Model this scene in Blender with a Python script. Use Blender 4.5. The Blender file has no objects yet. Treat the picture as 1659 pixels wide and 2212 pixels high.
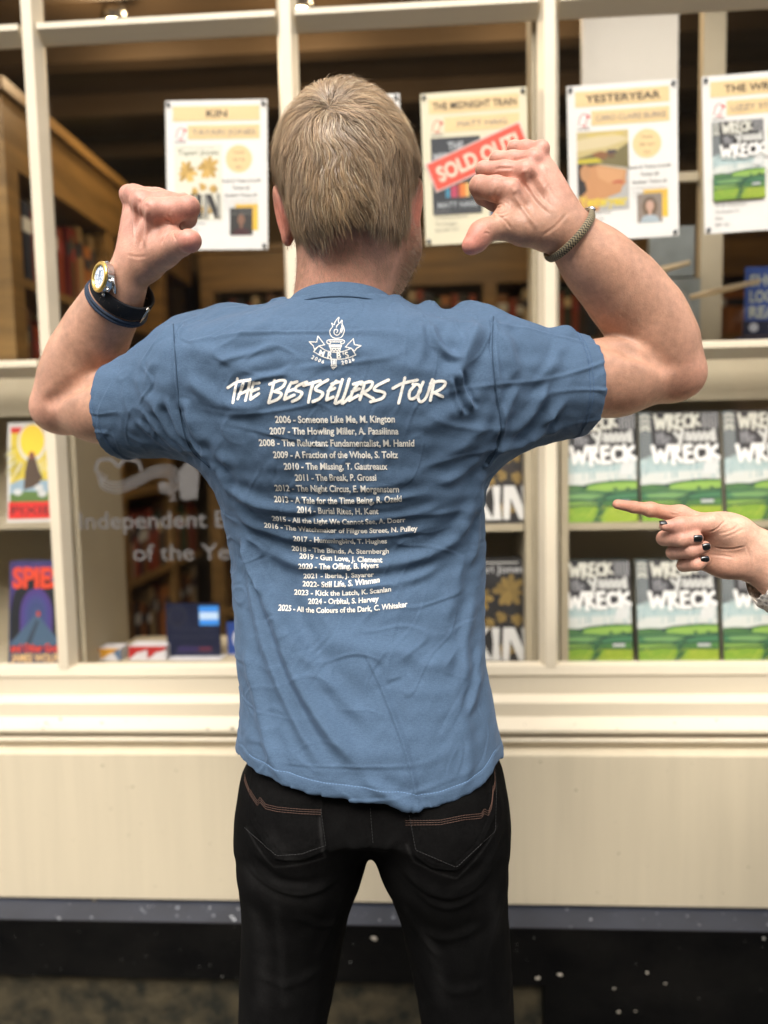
import bpy, bmesh, math, random
import numpy as np
from mathutils import Vector, Matrix
from mathutils.bvhtree import BVHTree
random.seed(7); RNG = np.random.default_rng(7)
SC = bpy.context.scene
COL = SC.collection
R = math.radians

# ------------------------------------------------------------------ camera
# The shop window's glass lies in the plane y = 0, the shop is at y > 0, the street at y < 0.
CAM = np.array([0.0, -1.6, 1.38])
PITCH, YAW, ROLL = R(4.89), R(3.42), R(-1.18)
FPX = 1662.0                     # focal length for an image 1659 x 2212 units large
_f = np.array([-math.sin(YAW)*math.cos(PITCH), math.cos(YAW)*math.cos(PITCH), -math.sin(PITCH)])
_r = np.array([math.cos(YAW), math.sin(YAW), 0.0]); _u = np.cross(_r, _f)
CR = _r*math.cos(ROLL) + _u*math.sin(ROLL); CU = _u*math.cos(ROLL) - _r*math.sin(ROLL); CF = _f
cam = bpy.data.cameras.new('camera'); cam_o = bpy.data.objects.new('camera', cam); COL.objects.link(cam_o)
m = Matrix.Identity(4)
for i in range(3):
    m[i][0], m[i][1], m[i][2], m[i][3] = CR[i], CU[i], -CF[i], CAM[i]
cam_o.matrix_world = m
cam.sensor_fit = 'VERTICAL'; cam.sensor_height = 36.0; cam.lens = 36.0*FPX/2212
cam.clip_start = 0.02; cam.clip_end = 200
cam.dof.use_dof = True; cam.dof.focus_distance = 0.84; cam.dof.aperture_fstop = 2.4
SC.camera = cam_o

def at(px, py, y):
    """the point at depth y seen at (px, py) of the photograph"""
    d = CF + CR*((px-829.5)/FPX) + CU*((1106-py)/FPX)
    t = (y-CAM[1])/d[1]
    return CAM + d*t
def size(px, p):
    return px*float((np.asarray(p)-CAM) @ CF)/FPX

# ------------------------------------------------------------------ light: bright overcast sky over a narrow street
W = bpy.data.worlds.new("World"); SC.world = W; W.use_nodes = True
nt = W.node_tree; bg = nt.nodes['Background']
sky = nt.nodes.new('ShaderNodeTexSky'); sky.sky_type = 'NISHITA'; sky.sun_disc = False
SUN_EL, SUN_AZ = R(48), R(-8)   # azimuth measured from straight behind the camera
sdir = Vector((math.sin(SUN_AZ)*math.cos(SUN_EL), -math.cos(SUN_AZ)*math.cos(SUN_EL), math.sin(SUN_EL)))
sky.sun_elevation = SUN_EL; sky.sun_rotation = math.atan2(sdir.x, sdir.y)
sky.air_density = 1.0; sky.dust_density = 4.0; sky.ozone_density = 1.0
hsv = nt.nodes.new('ShaderNodeHueSaturation'); hsv.inputs['Saturation'].default_value = .35
nt.links.new(sky.outputs[0], hsv.inputs['Color']); nt.links.new(hsv.outputs[0], bg.inputs[0]); bg.inputs[1].default_value = 0.15
sun = bpy.data.lights.new('sun', 'SUN'); sun.energy = 1.5; sun.angle = R(40); sun.color = (1, .95, .88)
sun_o = bpy.data.objects.new('sun', sun); COL.objects.link(sun_o)
sun_o.rotation_euler = (-sdir).to_track_quat('-Z', 'Y').to_euler(); sun_o.location = (0, -4, 8)
SC.view_settings.view_transform = 'Standard'; SC.view_settings.look = 'None'
SC.view_settings.gamma = 1; SC.view_settings.exposure = 1.35
SC.cycles.use_denoising = True
SC.cycles.max_bounces = 10; SC.cycles.transparent_max_bounces = 16
SC.cycles.sample_clamp_indirect = 4

# ------------------------------------------------------------------ helpers
def tag(o, label=None, cat=None, group=None, kind=None):
    if label: o['label'] = label
    if cat: o['category'] = cat
    if group: o['group'] = group
    if kind: o['kind'] = kind
    return o
def empty(name, loc, label=None, cat=None, group=None):
    o = bpy.data.objects.new(name, None); COL.objects.link(o); o.location = loc; o.empty_display_size = .05
    return tag(o, label, cat, group)
def world_loc(o):
    v = Vector((0, 0, 0))
    while o is not None: v += o.location; o = o.parent
    return v
def link(name, me, mt, parent=None, smooth=False):
    """links a mesh given in world coordinates; under a parent it is moved into the parent's space"""
    if mt is not None and not me.materials: me.materials.append(mt)
    o = bpy.data.objects.new(name, me); COL.objects.link(o)
    if parent is not None:
        o.parent = parent; me.transform(Matrix.Translation(-world_loc(parent)))
    elif len(me.vertices):
        c = np.empty(len(me.vertices)*3, 'f4'); me.vertices.foreach_get('co', c); c = c.reshape(-1, 3)
        base = (c.min(0)+c.max(0))/2; base[2] = c[:, 2].min()
        me.transform(Matrix.Translation(Vector(-base.astype(float)))); o.location = Vector(base.astype(float))
    if smooth: me.polygons.foreach_set('use_smooth', [True]*len(me.polygons))
    return o
def np_mesh(name, v, quads):
    me = bpy.data.meshes.new(name); v = np.asarray(v, 'f4'); q = np.asarray(quads, 'i4'); k = q.shape[1]
    me.vertices.add(len(v)); me.vertices.foreach_set('co', v.ravel())
    me.loops.add(q.size); me.loops.foreach_set('vertex_index', q.ravel())
    me.polygons.add(len(q)); me.polygons.foreach_set('loop_start', np.arange(0, q.size, k, dtype='i4'))
    me.polygons.foreach_set('loop_total', np.full(len(q), k, 'i4'))
    me.update(calc_edges=True); me.validate(); return me
class MB:
    """collects shapes into one mesh"""
    def __init__(s): s.v = []; s.f = []
    def add(s, vs, fs):
        n = len(s.v); s.v += [tuple(map(float, v)) for v in vs]; s.f += [[n+i for i in f] for f in fs]; return s
    def box(s, lo, hi):
        (x0, y0, z0), (x1, y1, z1) = lo, hi
        return s.add([(x0,y0,z0),(x1,y0,z0),(x1,y1,z0),(x0,y1,z0),(x0,y0,z1),(x1,y0,z1),(x1,y1,z1),(x0,y1,z1)],
            [(0,3,2,1),(4,5,6,7),(0,1,5,4),(1,2,6,5),(2,3,7,6),(3,0,4,7)])
    def hexa(s, p):   # eight corners, bottom loop then top loop
        return s.add(p, [(0,3,2,1),(4,5,6,7),(0,1,5,4),(1,2,6,5),(2,3,7,6),(3,0,4,7)])
    def extrude(s, prof, a, b, cap=True):
        """profile (list of offsets from a) swept from point a to point b"""
        n = len(prof); a = np.asarray(a, float); b = np.asarray(b, float)
        vs = [a+np.asarray(p) for p in prof]+[b+np.asarray(p) for p in prof]
        fs = [(i, (i+1) % n, n+(i+1) % n, n+i) for i in range(n)]
        if cap: fs += [tuple(range(n-1, -1, -1)), tuple(range(n, 2*n))]
        return s.add(vs, fs)
    def tube(s, pts, r, n=8, closed=False, cap=True):
        pts = [np.asarray(p, float) for p in pts]; N = len(pts)
        rr = r if hasattr(r, '__len__') else [r]*N
        base = len(s.v); up = None
        for i in range(N):
            if closed: t = pts[(i+1) % N]-pts[i-1]
            else: t = pts[min(i+1, N-1)]-pts[max(i-1, 0)]
            t = t/(np.linalg.norm(t)+1e-12)
            if up is None: up = np.array([0,0,1.]) if abs(t[2]) < .9 else np.array([1.,0,0])
            x = np.cross(t, up); x /= np.linalg.norm(x)+1e-12; up = np.cross(x, t)
            for k in range(n):
                a = 2*math.pi*k/n; s.v.append(tuple(pts[i]+rr[i]*(math.cos(a)*x+math.sin(a)*up)))
        for i in range(N if closed else N-1):
            for k in range(n):
                j = (i+1) % N
                s.f.append([base+i*n+k, base+i*n+(k+1) % n, base+j*n+(k+1) % n, base+j*n+k])
        if cap and not closed:
            s.f.append([base+k for k in range(n-1, -1, -1)]); s.f.append([base+(N-1)*n+k for k in range(n)])
        return s
    def ball(s, c, r, n=10, q=6):
        r = np.asarray(r if hasattr(r, '__len__') else (r, r, r), float); c = np.asarray(c, float); b = len(s.v)
        for i in range(q+1):
            th = math.pi*i/q
            for k in range(n):
                ph = 2*math.pi*k/n; s.v.append(tuple(c+r*np.array([math.sin(th)*math.cos(ph), math.sin(th)*math.sin(ph), math.cos(th)])))
        for i in range(q):
            for k in range(n): s.f.append([b+i*n+k, b+(i+1)*n+k, b+(i+1)*n+(k+1) % n, b+i*n+(k+1) % n])
        return s
    def build(s, name, mt, parent=None, smooth=False, bevel=0):
        me = bpy.data.meshes.new(name); me.from_pydata(s.v, [], s.f)
        bm = bmesh.new(); bm.from_mesh(me)
        bmesh.ops.recalc_face_normals(bm, faces=bm.faces)
        if bevel: bmesh.ops.bevel(bm, geom=list(bm.edges), offset=bevel, segments=2, affect='EDGES', profile=.6)
        bm.to_mesh(me); bm.free()
        return link(name, me, mt, parent, smooth)

# ------------------------------------------------------------------ materials
def mat(name, col, rough=.6, spec=.4, noise=None, bump=None, metal=0.0, sheen=0.0, coat=0.0):
    """noise = (scale xyz, amount, darker colour factor); bump = (scale xyz, strength, distance)"""
    M = bpy.data.materials.new(name); M.use_nodes = True; n = M.node_tree.nodes; l = M.node_tree.links
    b = n['Principled BSDF']; b.inputs['Base Color'].default_value = (*col, 1); b.inputs['Roughness'].default_value = rough
    b.inputs['Specular IOR Level'].default_value = spec; b.inputs['Metallic'].default_value = metal
    b.inputs['Sheen Weight'].default_value = sheen; b.inputs['Coat Weight'].default_value = coat
    tc = n.new('ShaderNodeTexCoord')
    def nz(scale, detail=5):
        mp = n.new('ShaderNodeMapping'); mp.inputs['Scale'].default_value = scale if hasattr(scale, '__len__') else (scale,)*3
        l.new(tc.outputs['Object'], mp.inputs[0]); t = n.new('ShaderNodeTexNoise'); t.inputs['Scale'].default_value = 1; t.inputs['Detail'].default_value = detail
        l.new(mp.outputs[0], t.inputs[0]); return t
    if noise:
        t = nz(noise[0]); rp = n.new('ShaderNodeValToRGB'); f = noise[1]
        d = tuple(c*(1-f) for c in col) if len(noise) < 3 else noise[2]
        rp.color_ramp.elements[0].color = (*d, 1); rp.color_ramp.elements[0].position = .35
        rp.color_ramp.elements[1].color = (*[min(1, c*(1+f*.4)) for c in col], 1); rp.color_ramp.elements[1].position = .65
        l.new(t.outputs[0], rp.inputs[0]); l.new(rp.outputs[0], b.inputs['Base Color'])
    if bump:
        t = nz(bump[0]); bp = n.new('ShaderNodeBump'); bp.inputs['Strength'].default_value = bump[1]; bp.inputs['Distance'].default_value = bump[2]
        l.new(t.outputs[0], bp.inputs['Height']); l.new(bp.outputs[0], b.inputs['Normal'])
    return M
def attr_mat(name, rough=.6, spec=.4, noise=None, sss=0.0, sssr=.003, bump=None, attr='col', sheen=0):
    M = mat(name, (1, 1, 1), rough, spec, None, bump, sheen=sheen); n = M.node_tree.nodes; l = M.node_tree.links; b = n['Principled BSDF']
    a = n.new('ShaderNodeAttribute'); a.attribute_name = attr; out = a.outputs['Color']
    if noise:
        tc = n.new('ShaderNodeTexCoord')
        for sc, amt in noise:
            t = n.new('ShaderNodeTexNoise'); t.inputs['Scale'].default_value = sc; t.inputs['Detail'].default_value = 6; l.new(tc.outputs['Object'], t.inputs[0])
            mr = n.new('ShaderNodeMapRange'); mr.inputs[1].default_value = .3; mr.inputs[2].default_value = .7; mr.inputs[3].default_value = 1-amt; mr.inputs[4].default_value = 1+amt*.6
            l.new(t.outputs[0], mr.inputs[0]); mx = n.new('ShaderNodeMix'); mx.data_type = 'RGBA'; mx.blend_type = 'MULTIPLY'; mx.inputs['Factor'].default_value = 1
            l.new(out, mx.inputs[6]); l.new(mr.outputs[0], mx.inputs[7]); out = mx.outputs[2]
    l.new(out, b.inputs['Base Color'])
    if sss:
        b.inputs['Subsurface Weight'].default_value = sss; b.inputs['Subsurface Radius'].default_value = (1, .35, .2); b.inputs['Subsurface Scale'].default_value = sssr
    return M
def emit(name, col, s):
    M = bpy.data.materials.new(name); M.use_nodes = True; b = M.node_tree.nodes['Principled BSDF']
    b.inputs['Base Color'].default_value = (*col, 1); b.inputs['Emission Color'].default_value = (*col, 1); b.inputs['Emission Strength'].default_value = s
    return M
def set_col(me, cols, name='col'):
    a = me.color_attributes.new(name, 'FLOAT_COLOR', 'POINT'); c = np.ones((len(me.vertices), 4), 'f4'); c[:, :3] = cols
    a.data.foreach_set('color', c.ravel())

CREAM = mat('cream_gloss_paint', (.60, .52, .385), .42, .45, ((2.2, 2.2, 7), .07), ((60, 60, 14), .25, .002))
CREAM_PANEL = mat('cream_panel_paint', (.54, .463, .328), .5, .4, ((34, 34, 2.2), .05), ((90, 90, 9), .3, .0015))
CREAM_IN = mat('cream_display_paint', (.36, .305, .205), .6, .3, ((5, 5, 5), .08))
BLACK_STONE = mat('black_painted_plinth', (.0040, .0037, .0032), .65, .06, ((7, 7, 11), .7, (.0016, .0016, .0016)), ((18, 18, 18), .5, .01))
INK = attr_mat('printed_ink', .55, .35)
PAPER = mat('poster_paper', (.62, .60, .555), .5, .35, ((6, 6, 6), .02))
CLIP = mat('steel_clip', (.10, .11, .12), .3, .5, metal=.6)
WOOD = mat('warm_oak', (.20, .115, .035), .45, .4, ((3, 3, 28), .35), ((4, 4, 60), .3, .002))
WOOD_DARK = mat('dark_oak', (.085, .048, .018), .5, .4, ((3, 3, 22), .4), ((4, 4, 50), .3, .002))
STEEL = mat('polished_steel', (.55, .54, .52), .18, .5, metal=1)
GOLD = mat('gold_bezel', (.75, .52, .14), .28, .5, metal=1)

def glass_mat():
    M = bpy.data.materials.new('window_glass'); M.use_nodes = True; n = M.node_tree.nodes; l = M.node_tree.links
    n.remove(n['Principled BSDF']); o = n['Material Output']
    t = n.new('ShaderNodeBsdfTransparent'); t.inputs[0].default_value = (1, 1, 1, 1); g = n.new('ShaderNodeBsdfGlossy'); g.inputs['Roughness'].default_value = .02
    fr = n.new('ShaderNodeFresnel'); fr.inputs[0].default_value = 1.5
    ge = n.new('ShaderNodeNewGeometry'); ml = n.new('ShaderNodeMath'); ml.operation = 'SUBTRACT'; ml.use_clamp = True; l.new(fr.outputs[0], ml.inputs[0]); l.new(ge.outputs['Backfacing'], ml.inputs[1])   # each pane mirrors once, on its outer face
    mx = n.new('ShaderNodeMixShader'); l.new(ml.outputs[0], mx.inputs[0]); l.new(t.outputs[0], mx.inputs[1]); l.new(g.outputs[0], mx.inputs[2]); l.new(mx.outputs[0], o.inputs[0])
    return M
GLASS = glass_mat()

# ------------------------------------------------------------------ flat print: coloured shapes and letters on one sheet
_txt = {}
def text_mesh(s, bold=0.0, shear=0.0):
    """letters as triangles, unit em size"""
    key = (s, bold, shear)
    if key not in _txt:
        cu = bpy.data.curves.new('t', 'FONT'); cu.body = s; cu.size = 1; cu.offset = bold; cu.shear = shear; cu.resolution_u = 3
        o = bpy.data.objects.new('t', cu); COL.objects.link(o)
        me = bpy.data.meshes.new_from_object(o.evaluated_get(bpy.context.evaluated_depsgraph_get()))
        v = np.array([p.co[:2] for p in me.vertices]); f = [list(p.vertices) for p in me.polygons]
        bpy.data.objects.remove(o); bpy.data.curves.remove(cu); bpy.data.meshes.remove(me)
        _txt[key] = (v, f)
    return _txt[key]
def ribbon(pts, w, n_end=4):
    """flat brush stroke outline with rounded ends: list of quads/tris in 2-D"""
    p = np.asarray(pts, float); N = len(p); ww = np.asarray(w, float) if hasattr(w, '__len__') else np.full(N, float(w))
    t = np.gradient(p, axis=0); t /= np.linalg.norm(t, axis=1)[:, None]+1e-12; nn = np.stack([-t[:, 1], t[:, 0]], 1)
    A = p+nn*ww[:, None]/2; B = p-nn*ww[:, None]/2
    vs = list(A)+list(B); fs = [(i, N+i, N+i+1, i+1) for i in range(N-1)]
    for e, sg in ((0, -1), (N-1, 1)):
        c0 = len(vs); k = [A[e] if sg > 0 else B[e]]
        for j in range(1, n_end):
            a = math.pi*j/n_end; k.append(p[e]+ww[e]/2*(math.cos(a)*nn[e]*sg+math.sin(a)*t[e]*sg))
        k.append(B[e] if sg > 0 else A[e]); vs += k; fs.append(tuple(range(c0, c0+len(k))))
    return np.array(vs), fs
def smooth_line(pts, n=8):
    p = np.asarray(pts, float); q = np.vstack([2*p[0]-p[1], p, 2*p[-1]-p[-2]]); out = []
    for i in range(1, len(q)-2):
        for k in range(n):
            t = k/n; a, b, c, d = q[i-1], q[i], q[i+1], q[i+2]
            out.append(.5*((2*b)+(c-a)*t+(2*a-5*b+4*c-d)*t*t+(3*b-a-3*c+d)*t**3))
    out.append(p[-1]); return np.array(out)
class Print:
    """coloured flat shapes in (u right, v down) metres on a sheet with origin O and axes U, V; every shape lies a hair above the last"""
    def __init__(s, O, U, V, N, lift=.0004, step=.00003):
        s.O, s.U, s.V, s.N = [np.asarray(a, float) for a in (O, U, V, N)]; s.v = []; s.f = []; s.c = []; s.h = lift; s.step = step
    def shape(s, pts, faces, col, lift=None):
        h = s.h if lift is None else lift; n = len(s.v); s.h += s.step
        for p in pts: s.v.append(s.O+s.U*p[0]+s.V*p[1]+s.N*h); s.c.append(col)
        s.f += [[n+i for i in f] for f in faces]; return s
    def poly(s, pts, col): return s.shape(pts, [tuple(range(len(pts)))], col)
    def rect(s, a, b, c, d, col): return s.poly([(a, b), (c, b), (c, d), (a, d)], col)
    def disc(s, x, y, r, col, ry=None, n=28): return s.poly([(x+r*math.cos(6.2832*i/n), y+(ry or r)*math.sin(6.2832*i/n)) for i in range(n)], col)
    def line(s, pts, w, col):
        v, f = ribbon(pts, w); return s.shape(v, f, col)
    def text(s, t, x, y, h, col, bold=.01, width=None, shear=0, rot=0, align='c'):
        v, f = text_mesh(t, bold, shear); v = v.copy(); lo, hi = v.min(0), v.max(0); k = h/.72
        v = (v-[(lo[0]+hi[0])/2 if align == 'c' else lo[0], 0])*k
        if width: v[:, 0] *= width/((hi[0]-lo[0])*k)
        v[:, 1] *= -1
        if rot: c, q = math.cos(rot), math.sin(rot); v = v @ np.array([[c, q], [-q, c]])
        return s.shape(v+[x, y], f, col)
    def build(s, name, parent, mt=None):
        me = bpy.data.meshes.new(name); me.from_pydata([tuple(v) for v in s.v], [], s.f); set_col(me, np.array(s.c, 'f4')*.84)
        bm = bmesh.new(); bm.from_mesh(me)
        for f in bm.faces:
            if f.normal.dot(Vector(s.N)) < 0: f.normal_flip()
        bm.to_mesh(me); bm.free()
        return link(name, me, mt or INK, parent)
def srgb(r, g, b):
    return tuple((c/255/12.92) if c/255 < .04 else ((c/255+.055)/1.055)**2.4 for c in (r, g, b))
# ================================================================== the setting
XL, XM, XR, XE = -.787, -.268, .244, .764          # glazing bars
ZT, ZB, ZS = 2.229, 1.565, .918                    # transom, middle bar, sill
def zat(py, y, px=829.5): return float(at(px, py, y)[2])
def xat(px, y, py=1106): return float(at(px, py, y)[0])

PAVE = mat('pavement_stone', (.16, .15, .135), .8, .3, ((7, 7, 7), .3), ((30, 30, 30), .4, .004))
g = MB(); g.box((-6, -1.3, -.12), (6, -.10, 0)); tag(g.build('pavement', PAVE), kind='structure')
ROAD = mat('road_asphalt', (.05, .05, .05), .9, .3, ((25, 25, 25), .3), ((80, 80, 80), .5, .004))
g = MB(); g.box((-30, -30, -.2), (30, 6, -.121)); tag(g.build('road', ROAD), kind='structure')

# ---- the shop front
FRONT = empty('shop_front', (0, 0, 0), 'cream painted bookshop front with glazing bars, stepped sill and black plinth', 'shop front')
prof = [(.004, 1431), (.03, 1440), (.034, 1459), (.030, 1462), (.030, 1500), (.052, 1519), (.052, 1548), (.080, 1577), (.080, 1583), (.060, 1588)]
def extr(name, prof, mt, x0=-3, x1=3, inner=.0, smooth=False):
    z = [(-o, zat(p, -o)) for o, p in prof]; pts = [(0, y, zz) for y, zz in z]
    pts = pts + [(0, inner, z[-1][1]), (0, inner, z[0][1])]
    b = MB(); b.extrude(pts, (x0, 0, 0), (x1, 0, 0)); return b.build(name, mt, FRONT, smooth=smooth)
extr('sill', prof, CREAM)
bead = [(.060, 1588.5)]+[(.062+.017*math.sin(math.pi*i/8), 1589+22*i/8) for i in range(9)]+[(.062, 1612)]
extr('bead_moulding', bead, CREAM)
extr('stall_riser', [(.064, 1612.6), (.088, 1632), (.088, 1949)], CREAM_PANEL)
# plinth with chamfered slate-blue top
PTOP = mat('slate_blue_plinth_top', (.024, .027, .037), .42, .5, ((9, 9, 9), .25), ((30, 30, 30), .4, .004))
extr('plinth_capping', [(.080, 1950), (.090, 1957), (.137, 1999)], PTOP)
pl = extr('plinth', [(.1372, 1999.5), (.140, 2002), (.140, 2123)], BLACK_STONE)
zpb = zat(2123, -.14); xk = xat(1176, -.14, 2150)
b = MB(); b.box((xk, -.1405, -.02), (3, 0, zpb-.0005)); b.build('plinth_block', BLACK_STONE, FRONT)
MOSS = mat('mossy_base_stone', (.036, .028, .014), .85, .3, ((22, 22, 22), .8, (.008, .008, .004)), ((40, 40, 40), .7, .008))
b = MB(); b.box((-3, -.118, -.02), (xk-.001, 0, zpb-.001)); b.build('base_stone', MOSS, FRONT)
# flakes, bird lime and chipped paint on the plinth: small irregular raised flecks
FLK = attr_mat('lime_flecks', .8, .2)
class Flecks:
    def __init__(s): s.v = []; s.f = []; s.c = []
    def add(s, c, n, r, col, asp=1.0):
        n = np.asarray(n, float); n /= np.linalg.norm(n); u = np.array([1., 0, 0]); w = np.cross(n, u); w /= np.linalg.norm(w)
        k = 9; b0 = len(s.v); c = np.asarray(c, float)
        for i in range(k):
            a = 6.2832*i/k; q = r*random.uniform(.55, 1.1); s.v.append(c+u*q*math.cos(a)*asp+w*q*math.sin(a)+n*.0004); s.c.append(col)
        s.v.append(c+n*.0014); s.c.append(col)
        s.f += [[b0+i, b0+(i+1) % k, b0+k] for i in range(k)]
fk = Flecks(); rnd = random.Random(3)
for i in range(90):
    x = rnd.uniform(-.95, .85); z = rnd.uniform(.02, zat(2004, -.14)) if x > xk else rnd.uniform(zpb, zat(2004, -.14))
    fk.add((x, -.1407, z), (0, -1, 0), abs(rnd.gauss(0, .0008))+.0004, (.30, .29, .26) if rnd.random() < .5 else (.13, .125, .11))
for px, py, r in ((1337, 2185, 4), (1398, 2101, 4), (1161, 2113, 5.5), (1210, 2105, 6), (808, 2027, 7), (1437, 2124, 3), (1327, 2135, 3), (1373, 2184, 2.5)):
    p = at(px, py, -.1407); fk.add(p, (0, -1, 0), r*.0007, (.42, .37, .30), 1.5)
pn = np.array([0, -(zat(1957, -.09)-zat(1999, -.137)), .047]); pn = np.array([0, -.4, .9])
for i in range(70):
    x = rnd.uniform(-.95, .85); t = rnd.uniform(.05, .98); p = np.array([0, -.090-.047*t, zat(1957, -.09)*(1-t)+zat(1999, -.137)*t])
    fk.add((x, p[1], p[2]+.0006), pn, abs(rnd.gauss(0, .0013))+.0006, (.42, .43, .44) if rnd.random() < .6 else (.20, .21, .23), 1.3)
for i in range(150):      # chips and scuffs in the cream paint
    px = rnd.uniform(0, 1659); k_ = rnd.random()
    py, yy = (rnd.uniform(1640, 1945), -.0884) if k_ < .45 else ((rnd.uniform(1936, 1948), -.0884) if k_ < .75 else (rnd.uniform(1550, 1576), -.0806))
    fk.add(at(px, py, yy), (0, -1, .001), abs(rnd.gauss(0, .0011))+.0004, rnd.choice([(.20, .165, .11), (.12, .10, .07), (.30, .26, .19)]), rnd.choice([.5, 1, 2.2]))
me = bpy.data.meshes.new('paint_flecks'); me.from_pydata([tuple(v) for v in fk.v], [], fk.f); set_col(me, np.array(fk.c)); tag(link('paint_flecks', me, FLK, FRONT), kind='stuff')
# dirt stain and small paint chips along the foot of the stall riser
# ---- window: glazing bars with a chamfered section
def bar_v(x, z0, z1, name='glazing_bar', wf=.021, wb=.040, d=.032):
    b = MB(); b.extrude([(-wb/2, .0, 0), (-wb/2, -.006, 0), (-wf/2, -d, 0), (wf/2, -d, 0), (wb/2, -.006, 0), (wb/2, .0, 0)], (x, 0, z0), (x, 0, z1)); return b.build(name, CREAM, WIN)
def bar_h(z, x0, x1, wf=.011, wb=.036, d=.031):
    b = MB(); b.extrude([(0, .0, -wb*.72), (0, -.006, -wb*.72), (0, -d, -wf/2), (0, -d, wf/2), (0, -.006, wb*.3), (0, .0, wb*.3)], (x0, 0, z), (x1, 0, z)); return b.build('transom_bar', CREAM, WIN)
WIN = empty('window', (0, 0, ZS)); WIN.parent = FRONT
zs0 = zat(1431, -.004)
for x in (XL-.515, XL, XM, XR, XE, XE+.52): bar_v(x, zs0-.004, 3.0)
xs = [XL-.515, XL, XM, XR, XE, XE+.52]
for z in (ZT, ZB):
    for i in range(5): bar_h(z, xs[i]+.0195, xs[i+1]-.0195)
for i in range(5):
    for z0, z1 in ((zs0-.004, ZB-.026), (ZB+.0108, ZT-.026), (ZT+.0108, 3.0)):
        b = MB(); b.box((xs[i]+.018, .0005, z0), (xs[i+1]-.018, .0045, z1)); b.build('glass_pane', GLASS, WIN)
# window lettering, frosted, on the inside of the lower pane
FROST = attr_mat('frosted_lettering', .7, .3)
def sheet(px, py, y): o = at(px, py, y); return Print(o, (1, 0, 0), (0, 0, -1), (0, -1, 0))
k = size(1, at(400, 1200, .006))
L = sheet(0, 0, .0052); L.O = at(0, 0, .0052)*0; L.lift = 0
def GP(px, py): p = at(px, py, .0052); return (p[0], -p[2])
fr = (.13, .12, .112)
L.O = np.array([0, .0052, 0]); L.h = .00002; L.step = .000004
def gtext(t, px0, px1, py, hpx):
    x0, v0 = GP(px0, py); x1, _ = GP(px1, py); L.text(t, (x0+x1)/2, v0, hpx*k, fr, bold=.012, width=x1-x0); L.build('window_lettering', WIN, FROST); L.v, L.f, L.c = [], [], []
gtext('Independent Bookshop', 172, 690, 1143, 37); gtext('of the Year', 288, 545, 1211, 36)
gtext('2 0', 364, 412, 1082, 15); gtext('0 8', 484, 535, 1082, 15)
for off in range(4):   # the scroll ornament
    s = [(205+off*9, 1012+off*5), (216, 1030+off*6), (250, 1043+off*7), (292, 1030+off*7), (330, 1010+off*7), (372-off*5, 1008+off*7), (390-off*7, 1035), (380-off*5, 1060-off*4), (350+off*3, 1063-off*5), (345+off*4, 1045), (358, 1042)]
    L.line(smooth_line([GP(*q) for q in s], 6), 3.6*k, fr)
L.line(smooth_line([GP(*q) for q in ((206, 1015), (214, 995), (240, 993), (256, 1007), (270, 992), (298, 998), (304, 1015))], 6), 7*k, fr)
L.poly([GP(*q) for q in ((385, 1020), (407, 992), (430, 1020), (426, 1078), (390, 1078))], fr)
for dx in (0, 12): L.line(smooth_line([GP(455+dx, 1020), GP(470, 995+dx), GP(495, 1000+dx), GP(500-dx, 1030), GP(480, 1055-dx), GP(460+dx, 1045)], 6), 8*k, fr)
L.build('scroll_ornament', WIN, FROST)
# ---- the facade above and beside the window
b = MB(); b.box((-3, -.06, 3.0), (3, .3, 6.5)); b.box((-3, -.06, zat(1430, 0)-.02), (XL-.515-.02, .3, 2.998)); b.box((XE+.54, -.06, zat(1430, 0)-.02), (3, .3, 2.998)); b.build('wall', CREAM_PANEL, FRONT)

# ---- display cases behind the glass
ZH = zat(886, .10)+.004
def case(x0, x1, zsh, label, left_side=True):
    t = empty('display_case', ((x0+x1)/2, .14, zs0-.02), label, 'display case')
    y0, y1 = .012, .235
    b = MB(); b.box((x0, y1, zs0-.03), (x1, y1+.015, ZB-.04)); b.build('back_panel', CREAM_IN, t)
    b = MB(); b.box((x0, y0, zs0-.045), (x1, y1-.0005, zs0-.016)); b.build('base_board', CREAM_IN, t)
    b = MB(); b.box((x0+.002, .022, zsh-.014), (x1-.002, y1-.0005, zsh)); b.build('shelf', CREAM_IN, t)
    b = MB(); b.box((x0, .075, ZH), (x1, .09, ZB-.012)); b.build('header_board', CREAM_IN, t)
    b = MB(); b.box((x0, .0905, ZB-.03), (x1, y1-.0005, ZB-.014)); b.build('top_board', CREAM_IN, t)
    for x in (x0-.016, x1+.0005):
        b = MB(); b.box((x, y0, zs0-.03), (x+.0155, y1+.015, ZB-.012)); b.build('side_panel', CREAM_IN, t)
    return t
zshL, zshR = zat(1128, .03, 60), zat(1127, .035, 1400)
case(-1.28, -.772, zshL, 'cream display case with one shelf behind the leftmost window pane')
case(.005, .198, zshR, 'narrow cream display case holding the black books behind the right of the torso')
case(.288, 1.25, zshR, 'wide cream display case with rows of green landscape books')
b = MB(); b.box((.2155, .014, zs0-.03), (.269, .09, 2.98)); tag(b.build('window_post', CREAM_IN), 'tall cream upright standing just inside the glazing bar right of the raised fist', 'post')

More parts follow.
